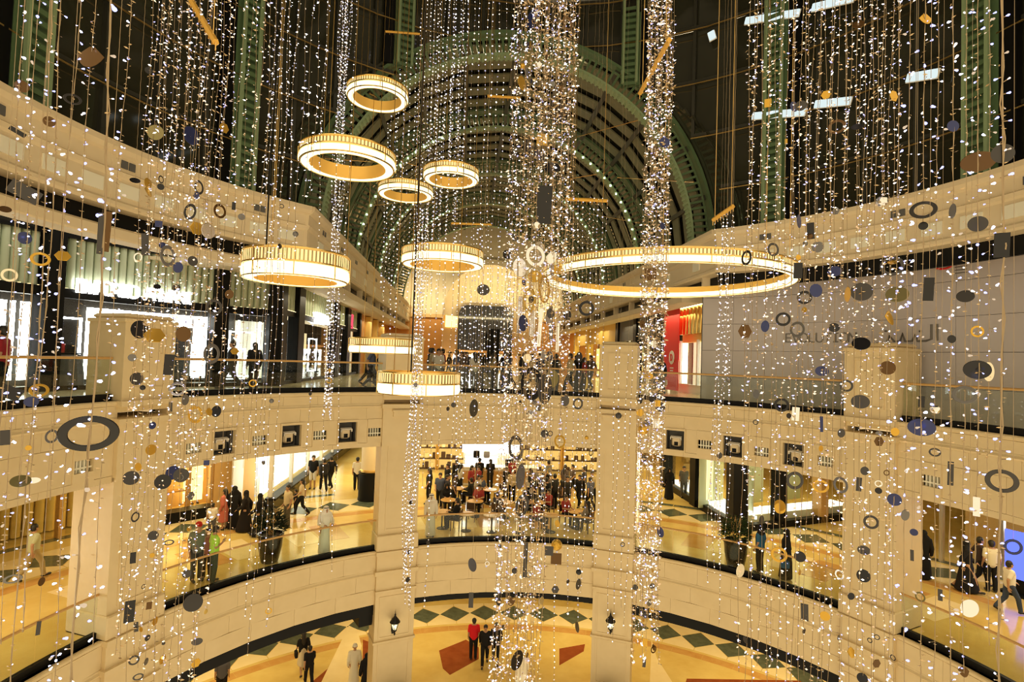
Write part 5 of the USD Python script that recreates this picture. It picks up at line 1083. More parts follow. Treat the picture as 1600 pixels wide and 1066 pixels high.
# ------------------------------------------------------------------ people
CLOTH = {}
def cloth(col, rough=.8):
    k = tuple(round(c, 3) for c in col)
    if k not in CLOTH: nm = f'fabric_{len(CLOTH)}'; mat(nm, k, rough, spec=.2); CLOTH[k] = nm
    return CLOTH[k]
mat('skin_tan', (.46, .26, .15), .55); mat('skin_light', (.62, .40, .27), .55); mat('hair_black', (.012, .010, .009), .5); mat('hair_brown', (.06, .03, .015), .5); mat('eye_dark', (.01, .01, .01), .2); mat('shoe_black', (.015, .014, .013), .4); mat('shoe_white', (.7, .68, .64), .5)
V3 = lambda *a: np.array(a, float)
def ball(p, r, n=10): return m3.Manifold.sphere(float(r), n).translate([float(x) for x in p])
def bone(a, b, ra, rb, n=10): return m3.Manifold.batch_hull([ball(a, ra, n), ball(b, rb, n)])
def joints(pose):
    J = dict(pel=V3(0, 0, .95), wst=V3(0, .0, 1.10), chs=V3(0, .01, 1.30), nck=V3(0, -.01, 1.47), hed=V3(0, .02, 1.615))
    for s, n in ((-1, 'l'), (1, 'r')):
        J['sh'+n] = V3(s*.175, -.01, 1.41); J['el'+n] = V3(s*.225, -.05, 1.13); J['wr'+n] = V3(s*.235, .05, .90); J['hd'+n] = V3(s*.235, .09, .82)
        J['hp'+n] = V3(s*.09, 0, .92); J['kn'+n] = V3(s*.10, .02, .50); J['an'+n] = V3(s*.10, -.02, .09); J['to'+n] = V3(s*.115, .15, .035)
    if pose.startswith('walk'):
        f = 1 if pose == 'walk' else -1
        for s, n in ((f, 'r'), (-f, 'l')):
            sx_ = 1 if n == 'r' else -1
            if s > 0: J['kn'+n] = V3(sx_*.1, .2, .53); J['an'+n] = V3(sx_*.1, .27, .12); J['to'+n] = V3(sx_*.11, .43, .08); J['el'+n] = V3(sx_*.23, -.17, 1.16); J['wr'+n] = V3(sx_*.23, -.16, .92); J['hd'+n] = V3(sx_*.23, -.14, .84)
            else: J['kn'+n] = V3(sx_*.1, -.06, .50); J['an'+n] = V3(sx_*.1, -.34, .17); J['to'+n] = V3(sx_*.11, -.24, .035); J['el'+n] = V3(sx_*.22, .06, 1.14); J['wr'+n] = V3(sx_*.2, .25, 1.0); J['hd'+n] = V3(sx_*.19, .32, .97)
        for k in ('anl', 'anr'): pass
    if pose == 'lean':
        for s, n in ((-1, 'l'), (1, 'r')): J['el'+n] = V3(s*.24, .08, 1.14); J['wr'+n] = V3(s*.16, .32, 1.13); J['hd'+n] = V3(s*.12, .39, 1.12)
        J['hed'] = V3(0, .07, 1.60); J['chs'] = V3(0, .03, 1.3)
    if pose == 'hold':
        J['elr'] = V3(.235, -.01, 1.13); J['wrr'] = V3(.13, .19, 1.22); J['hdr'] = V3(.09, .24, 1.29); J['hed'] = V3(0, .05, 1.605)
    if pose == 'sit':
        for k in J: J[k] = J[k]+V3(0, -.02, -.41) if k[:2] not in ('kn', 'an', 'to') else J[k]
        for s, n in ((-1, 'l'), (1, 'r')):
            J['kn'+n] = V3(s*.12, .42, .50); J['an'+n] = V3(s*.11, .40, .09); J['to'+n] = V3(s*.12, .56, .035)
            J['el'+n] = V3(s*.24, .06, .76); J['wr'+n] = V3(s*.14, .28, .76); J['hd'+n] = V3(s*.11, .35, .77)
    return J
def hand(J, n, s):
    w, h = J['wr'+n], J['hd'+n]; d = h-w; d /= np.linalg.norm(d); side = np.cross(d, V3(0, 0, 1)); side = side/np.linalg.norm(side) if np.linalg.norm(side) > .3 else V3(0, 1, 0)
    if abs(d[2]) > .8: side = V3(0, 1, 0)
    up = np.cross(side, d); o = [m3.Manifold.batch_hull([ball(w, .026, 8), ball(w+d*.085+side*.028, .015, 8), ball(w+d*.085-side*.028, .015, 8)])]
    for k, (off, L) in enumerate(((.032, .065), (.011, .078), (-.011, .072), (-.031, .055))):
        a = w+d*.085+side*off; b = a+d*L*.55-up*.008; c = b+d*L*.45-up*.028; o += [bone(a, b, .0095, .0085, 6), bone(b, c, .0085, .007, 6)]
    a = w+d*.03+side*.028; b = a+d*.035+side*.03-up*.012; c = b+d*.03-up*.012; o += [bone(a, b, .011, .0095, 6), bone(b, c, .0095, .008, 6)]
    return o
def tomesh(ms, it=0):
    m = m3.Manifold.batch_boolean(ms, m3.OpType.Add).to_mesh(); t = trimesh.Trimesh(m.vert_properties[:, :3], m.tri_verts, process=False)
    return t
_geo = {}
def body_geo(pose, female):
    k = ('b', pose, female)
    if k in _geo: return _geo[k]
    J = joints(pose); sw = .93 if female else 1.; o = [bone(J['pel'], J['wst'], .125*sw, .115*sw), m3.Manifold.batch_hull([ball(J['wst'], .115*sw), ball(J['chs']+V3(-.06, 0, 0), .12*sw), ball(J['chs']+V3(.06, 0, 0), .12*sw)]),
        m3.Manifold.batch_hull([ball(J['chs']+V3(-.06, 0, 0), .11*sw), ball(J['chs']+V3(.06, 0, 0), .11*sw), ball(J['shl']*V3(sw, 1, 1), .06), ball(J['shr']*V3(sw, 1, 1), .06), ball(J['nck'], .055)]), bone(J['nck'], J['hed']-V3(0, .015, .03), .055, .055)]
    h = J['hed']; o.append(m3.Manifold.batch_hull([ball(h+V3(0, -.015, .035), .088, 14), ball(h+V3(0, .03, -.055), .052, 12), ball(h+V3(0, .055, -.085), .028, 8)]))
    o.append(m3.Manifold.batch_hull([ball(h+V3(0, .078, .0), .010, 6), ball(h+V3(0, .096, -.035), .013, 6), ball(h+V3(0, .07, -.038), .018, 6)])); o += [bone(h+V3(s*.083, -.01, .012), h+V3(s*.078, -.005, -.025), .018, .012, 6) for s in (-1, 1)]
    o.append(bone(h+V3(-.018, .078, -.062), h+V3(.018, .078, -.062), .009, .009, 6))
    for s, n in ((-1, 'l'), (1, 'r')):
        o += [bone(J['sh'+n], J['el'+n], .052*sw, .042*sw), bone(J['el'+n], J['wr'+n], .041*sw, .028*sw)]+hand(J, n, s)
        o += [bone(J['pel']+V3(s*.05, 0, 0), J['hp'+n], .11*sw, .10*sw), bone(J['hp'+n], J['kn'+n], .092*sw, .06*sw), bone(J['kn'+n], J['an'+n], .058*sw, .04*sw), bone(J['an'+n], J['to'+n], .042, .03)]
    _geo[k] = tomesh(o); return _geo[k]
def cloth_geo(kind, pose, female):
    k = (kind, pose, female)
    if k in _geo: return _geo[k]
    J = joints(pose); sw = .93 if female else 1.; o = []
    if kind in ('shirt', 'long_shirt'):
        o = [m3.Manifold.batch_hull([ball(J['pel']+V3(-.05, 0, .0), .135*sw), ball(J['pel']+V3(.05, 0, 0), .135*sw), ball(J['wst'], .13*sw), ball(J['chs']+V3(-.07, 0, 0), .13*sw), ball(J['chs']+V3(.07, 0, 0), .13*sw)]),
             m3.Manifold.batch_hull([ball(J['chs']+V3(-.06, 0, 0), .125*sw), ball(J['chs']+V3(.06, 0, 0), .125*sw), ball(J['shl']*V3(sw, 1, 1), .075), ball(J['shr']*V3(sw, 1, 1), .075), ball(J['nck']-V3(0, 0, .03), .06)])]
        for n in 'lr':
            e = J['sh'+n]+(J['el'+n]-J['sh'+n])*.72
            o.append(bone(J['sh'+n], e if kind == 'shirt' else J['el'+n], .072, .062)); 
            if kind == 'long_shirt': o.append(bone(J['el'+n], J['wr'+n], .056, .042))
    if kind in ('trousers', 'shorts'):
        for s, n in ((-1, 'l'), (1, 'r')):
            o += [bone(J['pel']+V3(s*.045, 0, .04), J['hp'+n], .125*sw, .118*sw), bone(J['hp'+n], J['kn'+n], .108*sw, .08*sw)]
            if kind == 'trousers': o.append(bone(J['kn'+n], J['an'+n]+V3(0, 0, .0), .078*sw, .062*sw))
    if kind in ('robe', 'thobe', 'skirt', 'dress'):
        f = {'robe': 1.12, 'thobe': .92, 'skirt': .9, 'dress': .95}[kind]; zb = {'skirt': .42, 'dress': .35}.get(kind, .04); hem = max(zb, .04)
        if pose == 'sit': o += [m3.Manifold.batch_hull([ball(J['pel'], .17), ball(J['knl']+V3(-.02, 0, 0), .12), ball(J['knr']+V3(.02, 0, 0), .12)]), m3.Manifold.batch_hull([ball(J['knl']+V3(-.02, 0, 0), .12), ball(J['knr']+V3(.02, 0, 0), .12), ball(V3(-.14, .42, .1), .08), ball(V3(.14, .42, .1), .08)])]
        else:
            wk = .12 if pose.startswith('walk') else 0
            o.append(m3.Manifold.batch_hull([ball(J['pel']+V3(0, 0, .1), .15)]+[ball(V3(.20*f*cos(a), .02+(.17*f+wk)*sin(a), hem+.04), .04, 8) for a in np.linspace(0, 2*pi, 13)[:-1]]+[ball(V3(.16*f*cos(a), (.14*f+wk*.4)*sin(a), .6), .04, 8) for a in np.linspace(0, 2*pi, 9)[:-1]]))
        if kind != 'skirt':
            o += [m3.Manifold.batch_hull([ball(J['pel'], .15), ball(J['chs']+V3(-.07, 0, 0), .14), ball(J['chs']+V3(.07, 0, 0), .14)]), m3.Manifold.batch_hull([ball(J['chs']+V3(-.06, 0, 0), .13), ball(J['chs']+V3(.06, 0, 0), .13), ball(J['shl'], .08), ball(J['shr'], .08), ball(J['nck']-V3(0, 0, .02), .065)])]
            for n in 'lr': o += [bone(J['sh'+n], J['el'+n], .078, .075), bone(J['el'+n], J['wr'+n], .07, .068 if kind == 'robe' else .05)]
    h = J['hed']
    if kind in ('hair', 'long_hair'):
        full = m3.Manifold.batch_hull([ball(h+V3(0, -.025, .045), .099, 14), ball(h+V3(0, -.045, -.02), .082, 12)])
        face = m3.Manifold.batch_hull([ball(h+V3(0, .12, -.02), .088, 12), ball(h+V3(0, .12, -.12), .09, 12)]); o = [full-face]
        if kind == 'long_hair': o.append(m3.Manifold.batch_hull([ball(h+V3(0, -.06, 0), .082, 10), ball(J['nck']+V3(0, -.07, -.18), .06, 10), ball(J['nck']+V3(-.05, -.06, -.1), .05), ball(J['nck']+V3(.05, -.06, -.1), .05)]))
    if kind in ('scarf', 'ghutra'):
        full = m3.Manifold.batch_hull([ball(h+V3(0, -.02, .04), .108, 14), ball(h+V3(0, 0, -.07), .085, 12)]); drape = m3.Manifold.batch_hull([ball(h+V3(0, -.04, -.03), .09, 10), ball(J['shl']+V3(.03, -.01, .02), .075), ball(J['shr']+V3(-.03, -.01, .02), .075), ball(J['chs']+V3(0, -.09 if kind == 'ghutra' else 0, .03), .10)])
        o = [(full+drape)-m3.Manifold.batch_hull([ball(h+V3(0, .13, .0), .072, 12), ball(h+V3(0, .13, -.07), .066, 12)])]
    if kind == 'cap': o = [m3.Manifold.batch_hull([ball(h+V3(0, -.01, .055), .098, 14), ball(h+V3(0, -.01, .03), .098, 14)])-m3.Manifold.cube([.4, .4, .2], True).translate([float(h[0]), float(h[1]), float(h[2]-.07)]), m3.Manifold.batch_hull([ball(h+V3(-.05, .09, .045), .012, 6), ball(h+V3(.05, .09, .045), .012, 6), ball(h+V3(0, .16, .03), .01, 6)])]
    if kind == 'shoes':
        for n in 'lr': o.append(bone(J['an'+n]-V3(0, .025, .035), J['to'+n]+V3(0, .02, .005), .05, .04, 8))
    t = tomesh(o)
    if kind == 'shoes': t.vertices[:, 2] = np.maximum(t.vertices[:, 2], min(J['tol'][2], J['tor'][2])-.033)
    _geo[k] = t; return t
def person(P, rz, label, pose='stand', fem=False, skin='skin_tan', top=(.5, .5, .5), bot=(.05, .05, .06), style='casual', hair='hair', hcol='hair_black', h=1.73, group=None, bag=None, long=False, cap=None):
    t = thing('person', label, 'person', P, rz, group, None, None, h/1.73)
    if rz == 0: pass
    obj('body', body_geo(pose, fem), skin, t, 45)
    J = joints(pose); e = J['hed']
    obj('eyes', G().tm(trimesh.creation.icosphere(0, .011).apply_translation(e+V3(-.032, .077, .005))).tm(trimesh.creation.icosphere(0, .011).apply_translation(e+V3(.032, .077, .005))), 'eye_dark', t)
    if style == 'casual': obj('top', cloth_geo('long_shirt' if long else 'shirt', pose, fem), cloth(top), t, 45); obj('trousers', cloth_geo('trousers', pose, fem), cloth(bot), t, 45)
    elif style == 'shorts': obj('top', cloth_geo('shirt', pose, fem), cloth(top), t, 45); obj('shorts', cloth_geo('shorts', pose, fem), cloth(bot), t, 45)
    elif style == 'skirt': obj('top', cloth_geo('shirt', pose, fem), cloth(top), t, 45); obj('skirt', cloth_geo('skirt', pose, fem), cloth(bot), t, 45)
    elif style == 'dress': obj('dress', cloth_geo('dress', pose, fem), cloth(top), t, 45)
    elif style == 'robe': obj('robe', cloth_geo('robe', pose, fem), cloth(top), t, 45)
    elif style == 'thobe': obj('robe', cloth_geo('thobe', pose, fem), cloth(top), t, 45)
    if cap: obj('cap', cloth_geo('cap', pose, fem), cloth(cap), t, 45)
    if hair in ('hair', 'long_hair'): obj('hair', cloth_geo(hair, pose, fem), hcol, t, 45)
    if hair == 'scarf': obj('headscarf', cloth_geo('scarf', pose, fem), cloth(top if style == 'robe' else bot), t, 45)
    if hair == 'ghutra':
        obj('headcloth', cloth_geo('ghutra', pose, fem), cloth((.80, .78, .72)), t, 45)
        obj('head_cord', G().tube([(.098*cos(u)+e[0], e[1]-.02+.104*sin(u), e[2]+.075) for u in np.linspace(0, 2*pi, 17)], .013, 5, True), 'hair_black', t)
    obj('shoes', cloth_geo('shoes', pose, fem), 'shoe_black', t, 45)
    if bag:
        w = J['hdl']; g = G().bev((w[0]-.03, w[1], w[2]-.24), (.12, .3, .26), .03); g.tube([(w[0]-.03, w[1]-.08, w[2]-.12), (w[0]-.01, w[1], w[2]+.0), (w[0]-.03, w[1]+.08, w[2]-.12)], .01, 5); obj('handbag', g, cloth(bag), t)
    return t
def face_to(P, Q): return math.degrees(math.atan2(-(Q[0]-P[0]), Q[1]-P[1]))
W_, K_ = (.78, .74, .66), (.012, .012, .014)
def put(px, py, z, label, face, **k):
    P = onz(px, py, z); q = math.hypot(P[0], P[1])
    if z > 1 and q < R+.68: P[:2] *= (R+.68)/q
    rz = face if np.ndim(face) == 0 else face_to(P, face)
    if face is None: rz = 0
    return person(P, rz, label, **k)
CEN = V3(0, 0, 0); AWAY = lambda px, py, z: None
def away(px, py, z): P = onz(px, py, z); return face_to(EYE, P)
# middle gallery, left bay
put(557, 766, 6, 'man in a white shirt and black trousers, seen from behind beside the round yellow column', away(557, 766, 6), top=W_, bot=K_, h=1.78)
put(516, 763, 6, 'person in a dark jacket striding away near the lit windows', away(516, 763, 6)+30, top=K_, bot=K_, pose='walk', long=True); put(505, 768, 6, 'person in black walking close beside the striding one', away(505, 768, 6)+10, top=(.03, .03, .035), bot=K_, pose='walk2', long=True)
put(488, 764, 6, 'man in a black sweater and white shorts facing the camera', away(488, 764, 6)+170, top=K_, bot=W_, style='shorts', long=True, h=1.8)
put(470, 806, 6, 'woman in a pale top holding a child by the hand', away(470, 806, 6)+90, top=(.62, .52, .36), bot=K_, fem=True, hair='long_hair', pose='walk', h=1.66); put(461, 803, 6, 'small child in black beside the woman in the pale top', away(461, 803, 6)+80, top=K_, bot=K_, h=1.1)
put(448, 822, 6, 'person in a beige shirt behind the left potted shrub', away(448, 822, 6)+120, top=(.55, .46, .3), bot=(.1, .09, .07))
put(404, 838, 6, 'woman in a black abaya walking left, right one of a pair', away(404, 838, 6)+70, top=K_, style='robe', hair='scarf', fem=True, pose='walk', h=1.68); put(382, 831, 6, 'woman in a black abaya walking left, left one of a pair', away(382, 831, 6)+80, top=(.016, .013, .014), style='robe', hair='scarf', fem=True, pose='walk', h=1.66)
put(349, 828, 6, 'woman in a rose patterned dress with long black hair', away(349, 828, 6)+60, top=(.55, .16, .12), style='dress', hair='long_hair', fem=True, h=1.66); put(364, 826, 6, 'woman in a black abaya just behind the rose dress', away(364, 826, 6)+20, top=K_, style='robe', hair='scarf', fem=True)
put(330, 838, 6, 'child in a white shirt left of the rose dress', away(330, 838, 6), top=W_, bot=(.1, .1, .12), h=1.3)
put(343, 916, 6, 'woman in a bright lime green shirt at the left middle railing', away(343, 916, 6)-75, top=(.42, .80, .10), bot=(.05, .07, .06), fem=True, pose='hold', h=1.8)
put(306, 908, 6, 'man in a grey shirt and red cap near the lime green shirt', away(306, 908, 6)+200, top=(.17, .20, .15), bot=(.07, .07, .07), cap=(.5, .03, .02), h=1.85); put(322, 905, 6, 'woman with dark hair between the red cap and the lime shirt', away(322, 905, 6)+160, top=(.32, .14, .10), bot=K_, fem=True, hair='long_hair', h=1.62)
put(514, 872, 6, 'man in a white thobe and headcloth leaning on the left middle railing', CEN, top=(.80, .80, .72), style='thobe', hair='ghutra', pose='lean', h=1.76)
put(303, 787, 6, 'man in a dark suit inside the gold curtained shop', away(303, 787, 6)+200, top=K_, bot=K_, long=True, h=1.8)
put(49, 907, 6, 'person in a pale green shirt and khaki trousers in the far left bay', away(49, 907, 6)-60, top=(.50, .52, .34), bot=(.40, .32, .16), pose='walk')
# middle gallery, right bays
put(1045, 780, 6, 'woman in a black abaya at the far end of the right court', away(1045, 780, 6)+190, top=K_, style='robe', hair='scarf', fem=True, h=1.7); put(1068, 778, 6, 'man in a grey shirt beside the far black abaya', away(1068, 778, 6)+185, top=(.12, .12, .12), bot=(.10, .10, .10), h=1.75)
put(1228, 905, 6, 'woman in a black abaya with a blue bag at the right middle railing', away(1214, 905, 6)+100, top=K_, style='robe', hair='scarf', fem=True, bag=(.02, .10, .22)); put(1187, 896, 6, 'person in a blue top close to the abaya at the right railing', away(1193, 900, 6)+60, top=(.03, .12, .24), bot=K_, hair='scarf', fem=True)
put(1443, 905, 6, 'woman in a wide black abaya seen from behind in the far right bay', away(1443, 905, 6)+15, top=K_, style='robe', hair='scarf', fem=True, h=1.72)
put(1510, 925, 6, 'woman in a black abaya walking in front of the silver shop', away(1510, 925, 6)-80, top=(.014, .014, .018), style='robe', hair='scarf', fem=True, pose='walk'); put(1531, 918, 6, 'person in dark clothes just behind the walking abaya at far right', away(1531, 918, 6)-70, top=(.06, .04, .04), bot=K_, pose='walk2')
put(1549, 925, 6, 'man in a cream shirt near the blue screen', away(1549, 925, 6)+20, top=(.72, .66, .50), bot=K_); put(1577, 958, 6, 'boy in a white shirt and blue jeans striding near the right edge', away(1577, 958, 6)-60, top=W_, bot=(.05, .07, .13), pose='walk', h=1.6)
# ground floor
put(472, 1054, 0, 'woman with long black hair and a pale skirt on the ground floor', away(472, 1054, 0)+10, top=K_, bot=(.60, .54, .42), style='skirt', hair='long_hair', fem=True, pose='walk', bag=K_); put(482, 1072, 0, 'boy in black walking beside the pale skirt', away(482, 1072, 0)+10, top=K_, bot=K_, pose='walk2', h=1.58)
put(552, 1076, 0, 'man in a long white thobe and cap on the ground floor', away(552, 1076, 0), top=(.80, .76, .62), style='thobe', hair=None, cap=(.8, .78, .7), h=1.75); put(571, 1090, 0, 'woman in a black abaya beside the white thobe on the ground floor', away(570, 1092, 0), top=K_, style='robe', hair='scarf', fem=True, h=1.68)
put(739, 1030, 0, 'man in a red shirt on the ground floor', away(739, 1030, 0), top=(.72, .02, .03), bot=K_, h=1.78); put(757, 1040, 0, 'person in black nearest the red shirt, walking hand in hand', away(757, 1040, 0)+180, top=K_, bot=K_, pose='walk', long=True); put(774, 1036, 0, 'person in a black coat right of the red shirt pair', away(774, 1036, 0)+180, top=(.02, .02, .022), bot=K_, pose='walk2', long=True, fem=True, hair='long_hair')
put(345, 1095, 0, 'dark haired man at the lower left of the ground floor', away(345, 1095, 0), top=(.1, .1, .12), bot=K_)
# upper gallery
def put2(px, r, label, face, **k): P = onr(px, 575, r); P[2] = 12; return person(P, face_to(EYE, P)+face, label, **k)
put2(362, 13.2, 'man in a black jacket walking past the light frames, upper left', 100, top=K_, bot=(.03, .03, .03), pose='walk', long=True); put2(397, 13.0, 'woman in black with long hair beside the walking man, upper left', 20, top=K_, bot=K_, fem=True, hair='long_hair', long=True, h=1.68)
put2(1, 12.2, 'person in a dark red top at the very left edge behind the railing', 70, top=(.28, .02, .03), bot=K_, h=1.75); put2(1032, 15.5, 'woman in a black robe holding a bag in front of the red banner', 170, top=K_, style='robe', hair='scarf', fem=True, bag=(.5, .4, .3))
rp = np.random.default_rng(23)
TOPS = [K_, (.05, .05, .07), (.12, .09, .08), (.30, .04, .04), (.55, .52, .46), (.08, .10, .18), (.22, .2, .18), (.015, .015, .015), (.03, .03, .03), (.45, .36, .2)]
TN = ['black', 'charcoal', 'brown', 'red', 'cream', 'blue', 'grey', 'black', 'black', 'beige']
crowd = []
taken = []
def free(P, dmin=.62):
    if any(np.hypot(P[0]-q[0], P[1]-q[1]) < dmin for q in taken): return False
    taken.append(P); return True
for k in range(400):
    if len(crowd) >= 44: break
    px = float(rp.uniform(566, 640)) if k % 4 == 0 else float(rp.uniform(668, 930)); y = float(rp.choice([11.8, 12.6, 13.6, 15, 17, 20, 24, 29, 35, 41]))+float(rp.uniform(-.3, .5))
    P = ony(px, 575, y); P[2] = 12
    if abs(P[0]) > 6.6 or math.hypot(P[0], P[1]) < R+.65 or not free(P): continue
    c = int(rp.integers(0, 10)); fem = bool(rp.integers(0, 2)); robe = c in (0, 7) and fem
    t = person(P, float(rp.uniform(0, 360)), 'x', pose=str(rp.choice(['stand', 'walk', 'hold', 'walk2'])), fem=fem, top=TOPS[c], bot=K_ if c % 2 else (.06, .06, .07), style='robe' if robe else 'casual', hair='scarf' if robe else ('long_hair' if fem else 'hair'), long=c in (0, 1, 6, 7, 8), h=float(rp.uniform(1.6, 1.82)))
    where = 'at the upper centre railing' if y < 14.5 else 'in the middle of the upper hall' if y < 26 else 'deep in the upper hall'
    crowd.append((f"{'woman' if fem else 'man'} in {TN[c]} {'robe' if robe else 'clothes'} {where}", px, t))
# ------------------------------------------------------------------ cafe on the middle gallery
def cafe_chair(P, rz, label):
    t = thing('cafe_chair', label, 'chair', P, rz)
    obj('seat', G().bev((0, 0, .45), (.42, .42, .04), .015), 'dark_wood', t); obj('backrest', G().bev((0, -.21, .72), (.40, .03, .30), .01), 'dark_wood', t)
    for x in (-.18, .18):
        obj('leg', G().box((x, .18, .22), (.035, .035, .44)), 'dark_wood', t); obj('leg', G().box((x, -.2, .44), (.035, .035, .88)), 'dark_wood', t)
    return t
def cafe_table(P, label):
    t = thing('cafe_table', label, 'table', P)
    obj('table_top', G().lathe([(0, .71), (.36, .71), (.38, .725), (.38, .735), (.36, .75), (0, .75)], 20), 'gold_wood', t); obj('pedestal', G().lathe([(.03, .04), (.03, .71), (0, .71)], 8), 'black_metal', t); obj('foot', G().lathe([(0, 0), (.22, 0), (.22, .02), (.04, .05), (0, .05)], 14), 'black_metal', t)
    return t
mat('dark_wood', (.06, .03, .015), .4)
tables = [(690, 826), (728, 830), (768, 832), (812, 833), (860, 832), (900, 826), (700, 806), (742, 808), (790, 810), (838, 810), (884, 806), (716, 786), (765, 788), (868, 786)]
tpos = []; ch0 = tb0 = None; guests = []; chairs = []; tabs = []
for i, (x, y) in enumerate(tables):
    P = onz(x, y, 6); P[2] = 6.004; tpos.append(P.copy())
    if tb0 is None: tb0 = cafe_table(P, 'x'); tabs.append((x, y, tb0))
    else: tabs.append((x, y, copy(tb0, P, 0, 'x')))
    for k in range(2 if i % 3 else 3):
        a = [20, 200, 110][k]+i*25; Q = P+V3(.66*sin(rad(a)), .66*cos(rad(a)), 0); rz = face_to(Q, P)
        if math.hypot(Q[0], Q[1]) < R+.6 or not free(Q, .5): continue
        if ch0 is None: ch0 = cafe_chair(Q, rz, 'x'); c = ch0
        else: c = copy(ch0, Q, rz, 'x')
        chairs.append((proj(Q)[0], y, c))
        if rp.uniform() < .85:
            ci = int(rp.integers(0, 10)); fem = bool(rp.integers(0, 2)); th = i == 0 and k == 0
            t = person(Q+V3(0, 0, -.004), rz, 'x', pose='sit', fem=fem, top=W_ if th else TOPS[ci], bot=K_, style='thobe' if th else 'casual', hair='ghutra' if th else ('scarf' if fem and ci in (0, 7, 8) else 'long_hair' if fem else 'hair'), long=ci % 2 == 0, h=float(rp.uniform(1.66, 1.8)))
            guests.append((f"seated {'woman' if fem else 'man'} in {'a white robe' if th else TN[ci]} at a cafe table, {'front' if y > 820 else 'middle' if y > 795 else 'back'} row", proj(Q)[0], t))
for x, y, lab, f, k in ((672, 838, 'person in a white robe seen from behind at the left end of the cafe railing', 180, dict(top=W_, style='thobe', hair='ghutra')), (698, 776, 'waiter in black standing left in the cafe', 120, dict(top=K_, bot=K_)), (712, 768, 'person in black standing by the cafe counter, left', 30, dict(top=K_, bot=K_, long=True)),
        (748, 764, 'person in black queueing at the cafe counter', 0, dict(top=K_, bot=K_)), (765, 766, 'woman in black queueing at the cafe counter', 10, dict(top=K_, bot=K_, fem=True, hair='long_hair')), (800, 764, 'person in a red top at the cafe counter', -20, dict(top=(.3, .04, .04), bot=K_)), (856, 768, 'person in grey at the right end of the cafe counter', 60, dict(top=(.2, .2, .2), bot=K_)), (912, 780, 'man in charcoal at the right edge of the cafe', 80, dict(top=(.05, .05, .07), bot=K_))):
    P = onz(x, y, 6)
    if free(P, .4): person(P, face_to(EYE, P)+f, lab, **k)
cafe = []
for k in range(300):
    if len(cafe) >= 22: break
    P = onz(float(rp.uniform(662, 930)), float(rp.uniform(772, 822)), 6)
    if any(np.hypot(P[0]-q[0], P[1]-q[1]) < .75 for q in tpos): continue
    if not (R+1 < math.hypot(P[0], P[1]) < 20.2) or not free(P, .6): continue
    c = int(rp.integers(0, 10)); fem = bool(rp.integers(0, 2))
    t = person(P, float(rp.uniform(0, 360)), 'x', pose=str(rp.choice(['stand', 'walk', 'hold', 'walk2'])), fem=fem, top=TOPS[c], bot=K_, hair='long_hair' if fem else 'hair', long=c % 3 == 0, h=float(rp.uniform(1.6, 1.8)))
    cafe.append((f"standing {'woman' if fem else 'man'} in {TN[c]} among the cafe tables", proj(P)[0], t))
def settle(L, grp):
    d = defaultdict(list)
    for l, x, t in L: d[l].append((x, t))
    for l, q in d.items():
        q.sort(key=lambda z: z[0])
        for i, (x, t) in enumerate(q): tag(t, l if len(q) == 1 else l+', '+order(i, len(q)), None, grp)
settle(cafe, 'people standing in the cafe'); settle(crowd, 'crowd on the upper gallery'); settle(guests, 'seated cafe guests')
rown = lambda y: 'front row of the cafe' if y > 820 else 'middle row of the cafe' if y > 795 else 'back row of the cafe'
settle([(f'dark wooden cafe chair, {rown(y)}', x, t) for x, y, t in chairs], 'cafe chairs'); settle([(f'small round wooden cafe table, {rown(y)}', x, t) for x, y, t in tabs], 'cafe tables')
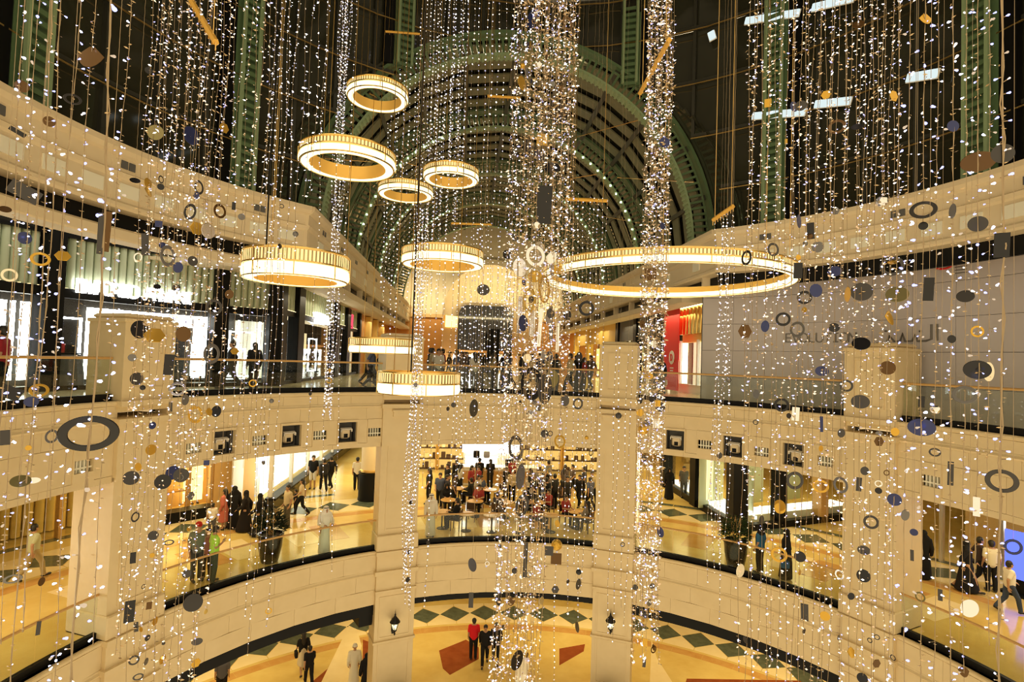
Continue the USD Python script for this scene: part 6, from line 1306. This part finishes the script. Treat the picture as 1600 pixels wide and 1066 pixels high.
# counter and back shelves
t = thing('cafe_counter', 'white cafe counter with a lit display case, centre of the middle gallery', 'counter', (.35, 21.5, 6.004))
obj('body', G().bev((0, 0, .5), (4.6, .8, 1.0), .03), 'white_paint', t); obj('worktop', G().bev((0, 0, 1.04), (4.8, .95, .07), .02), 'white_paint', t); obj('display_case', G().box((-.9, .1, 1.32), (2.0, .5, .5)), 'shop_glass', t); obj('case_light', G().box((-.9, .3, 1.35), (1.9, .04, .4)), 'white_light', t)
obj('wood_front', G().box((0, -.42, .5), (4.0, .04, .7)), 'gold_wood', t)
for k, x in enumerate((-1.2, -.6, .7, 1.2)): obj('machine', G().bev((x, .05, 1.28 if x > 0 else 1.75), (.35, .4, .42), .03), 'steel' if k % 2 else 'black', t)
t = thing('menu_board', 'bright lit menu board behind the cafe counter', 'sign', (.1, 23.4, 6))
obj('panel', G().bev((0, 0, 2.3), (3.6, .12, 1.5), .02), 'white_light', t); obj('stand', G().box((-1.6, .1, 1.0), (.12, .12, 2.0)).box((1.6, .1, 1.0), (.12, .12, 2.0)).box((0, .1, .75), (3.4, .08, 1.5)), 'white_paint', t)
rs = np.random.default_rng(3)
def shelf_unit(x, w, y, label, h=3.4):
    t = thing('shelf_unit', label, 'shelf', (x, y, 6))
    obj('back_panel', G().box((0, .18, h/2), (w, .04, h)), 'shelf_glow', t)
    for s in (-1, 1): obj('side_panel', G().box((s*w/2, 0, h/2), (.06, .4, h)), 'gold_wood', t)
    for z in (.1, .75, 1.45, 2.15, 2.85, h): obj('shelf_board', G().box((0, 0, z), (w, .42, .06)), 'dark_wood', t)
    g = G(); g2 = G()
    for z in (.13, .78, 1.48, 2.18, 2.88):
        x_ = -w/2+.15
        while x_ < w/2-.2: ww = rs.uniform(.1, .3); hh = rs.uniform(.14, .42); (g if rs.uniform() < .6 else g2).bev((x_+ww/2, -.05, z+hh/2), (ww, .2, hh), .02); x_ += ww+rs.uniform(.03, .25)
    tag(obj('goods', g, 'dark_wood', t), kind='stuff'); tag(obj('pale_goods', g2, 'marble_cream', t), kind='stuff')
for i, (x, w, l) in enumerate(((-5.0, 3.2, 'yellow lit shop shelf at the far left behind the cafe'), (-1.6, 3.2, 'yellow lit shop shelf left of the menu board'), (3.4, 3.0, 'yellow lit shop shelf right of the menu board'), (6.6, 3.0, 'yellow lit shop shelf at the far right behind the cafe'))): shelf_unit(x, w, 25.5, l)
struct('wall_back', G().box((.9, 26.1, 7.95), (15.2, .2, 3.9)), 'yellow_wall')
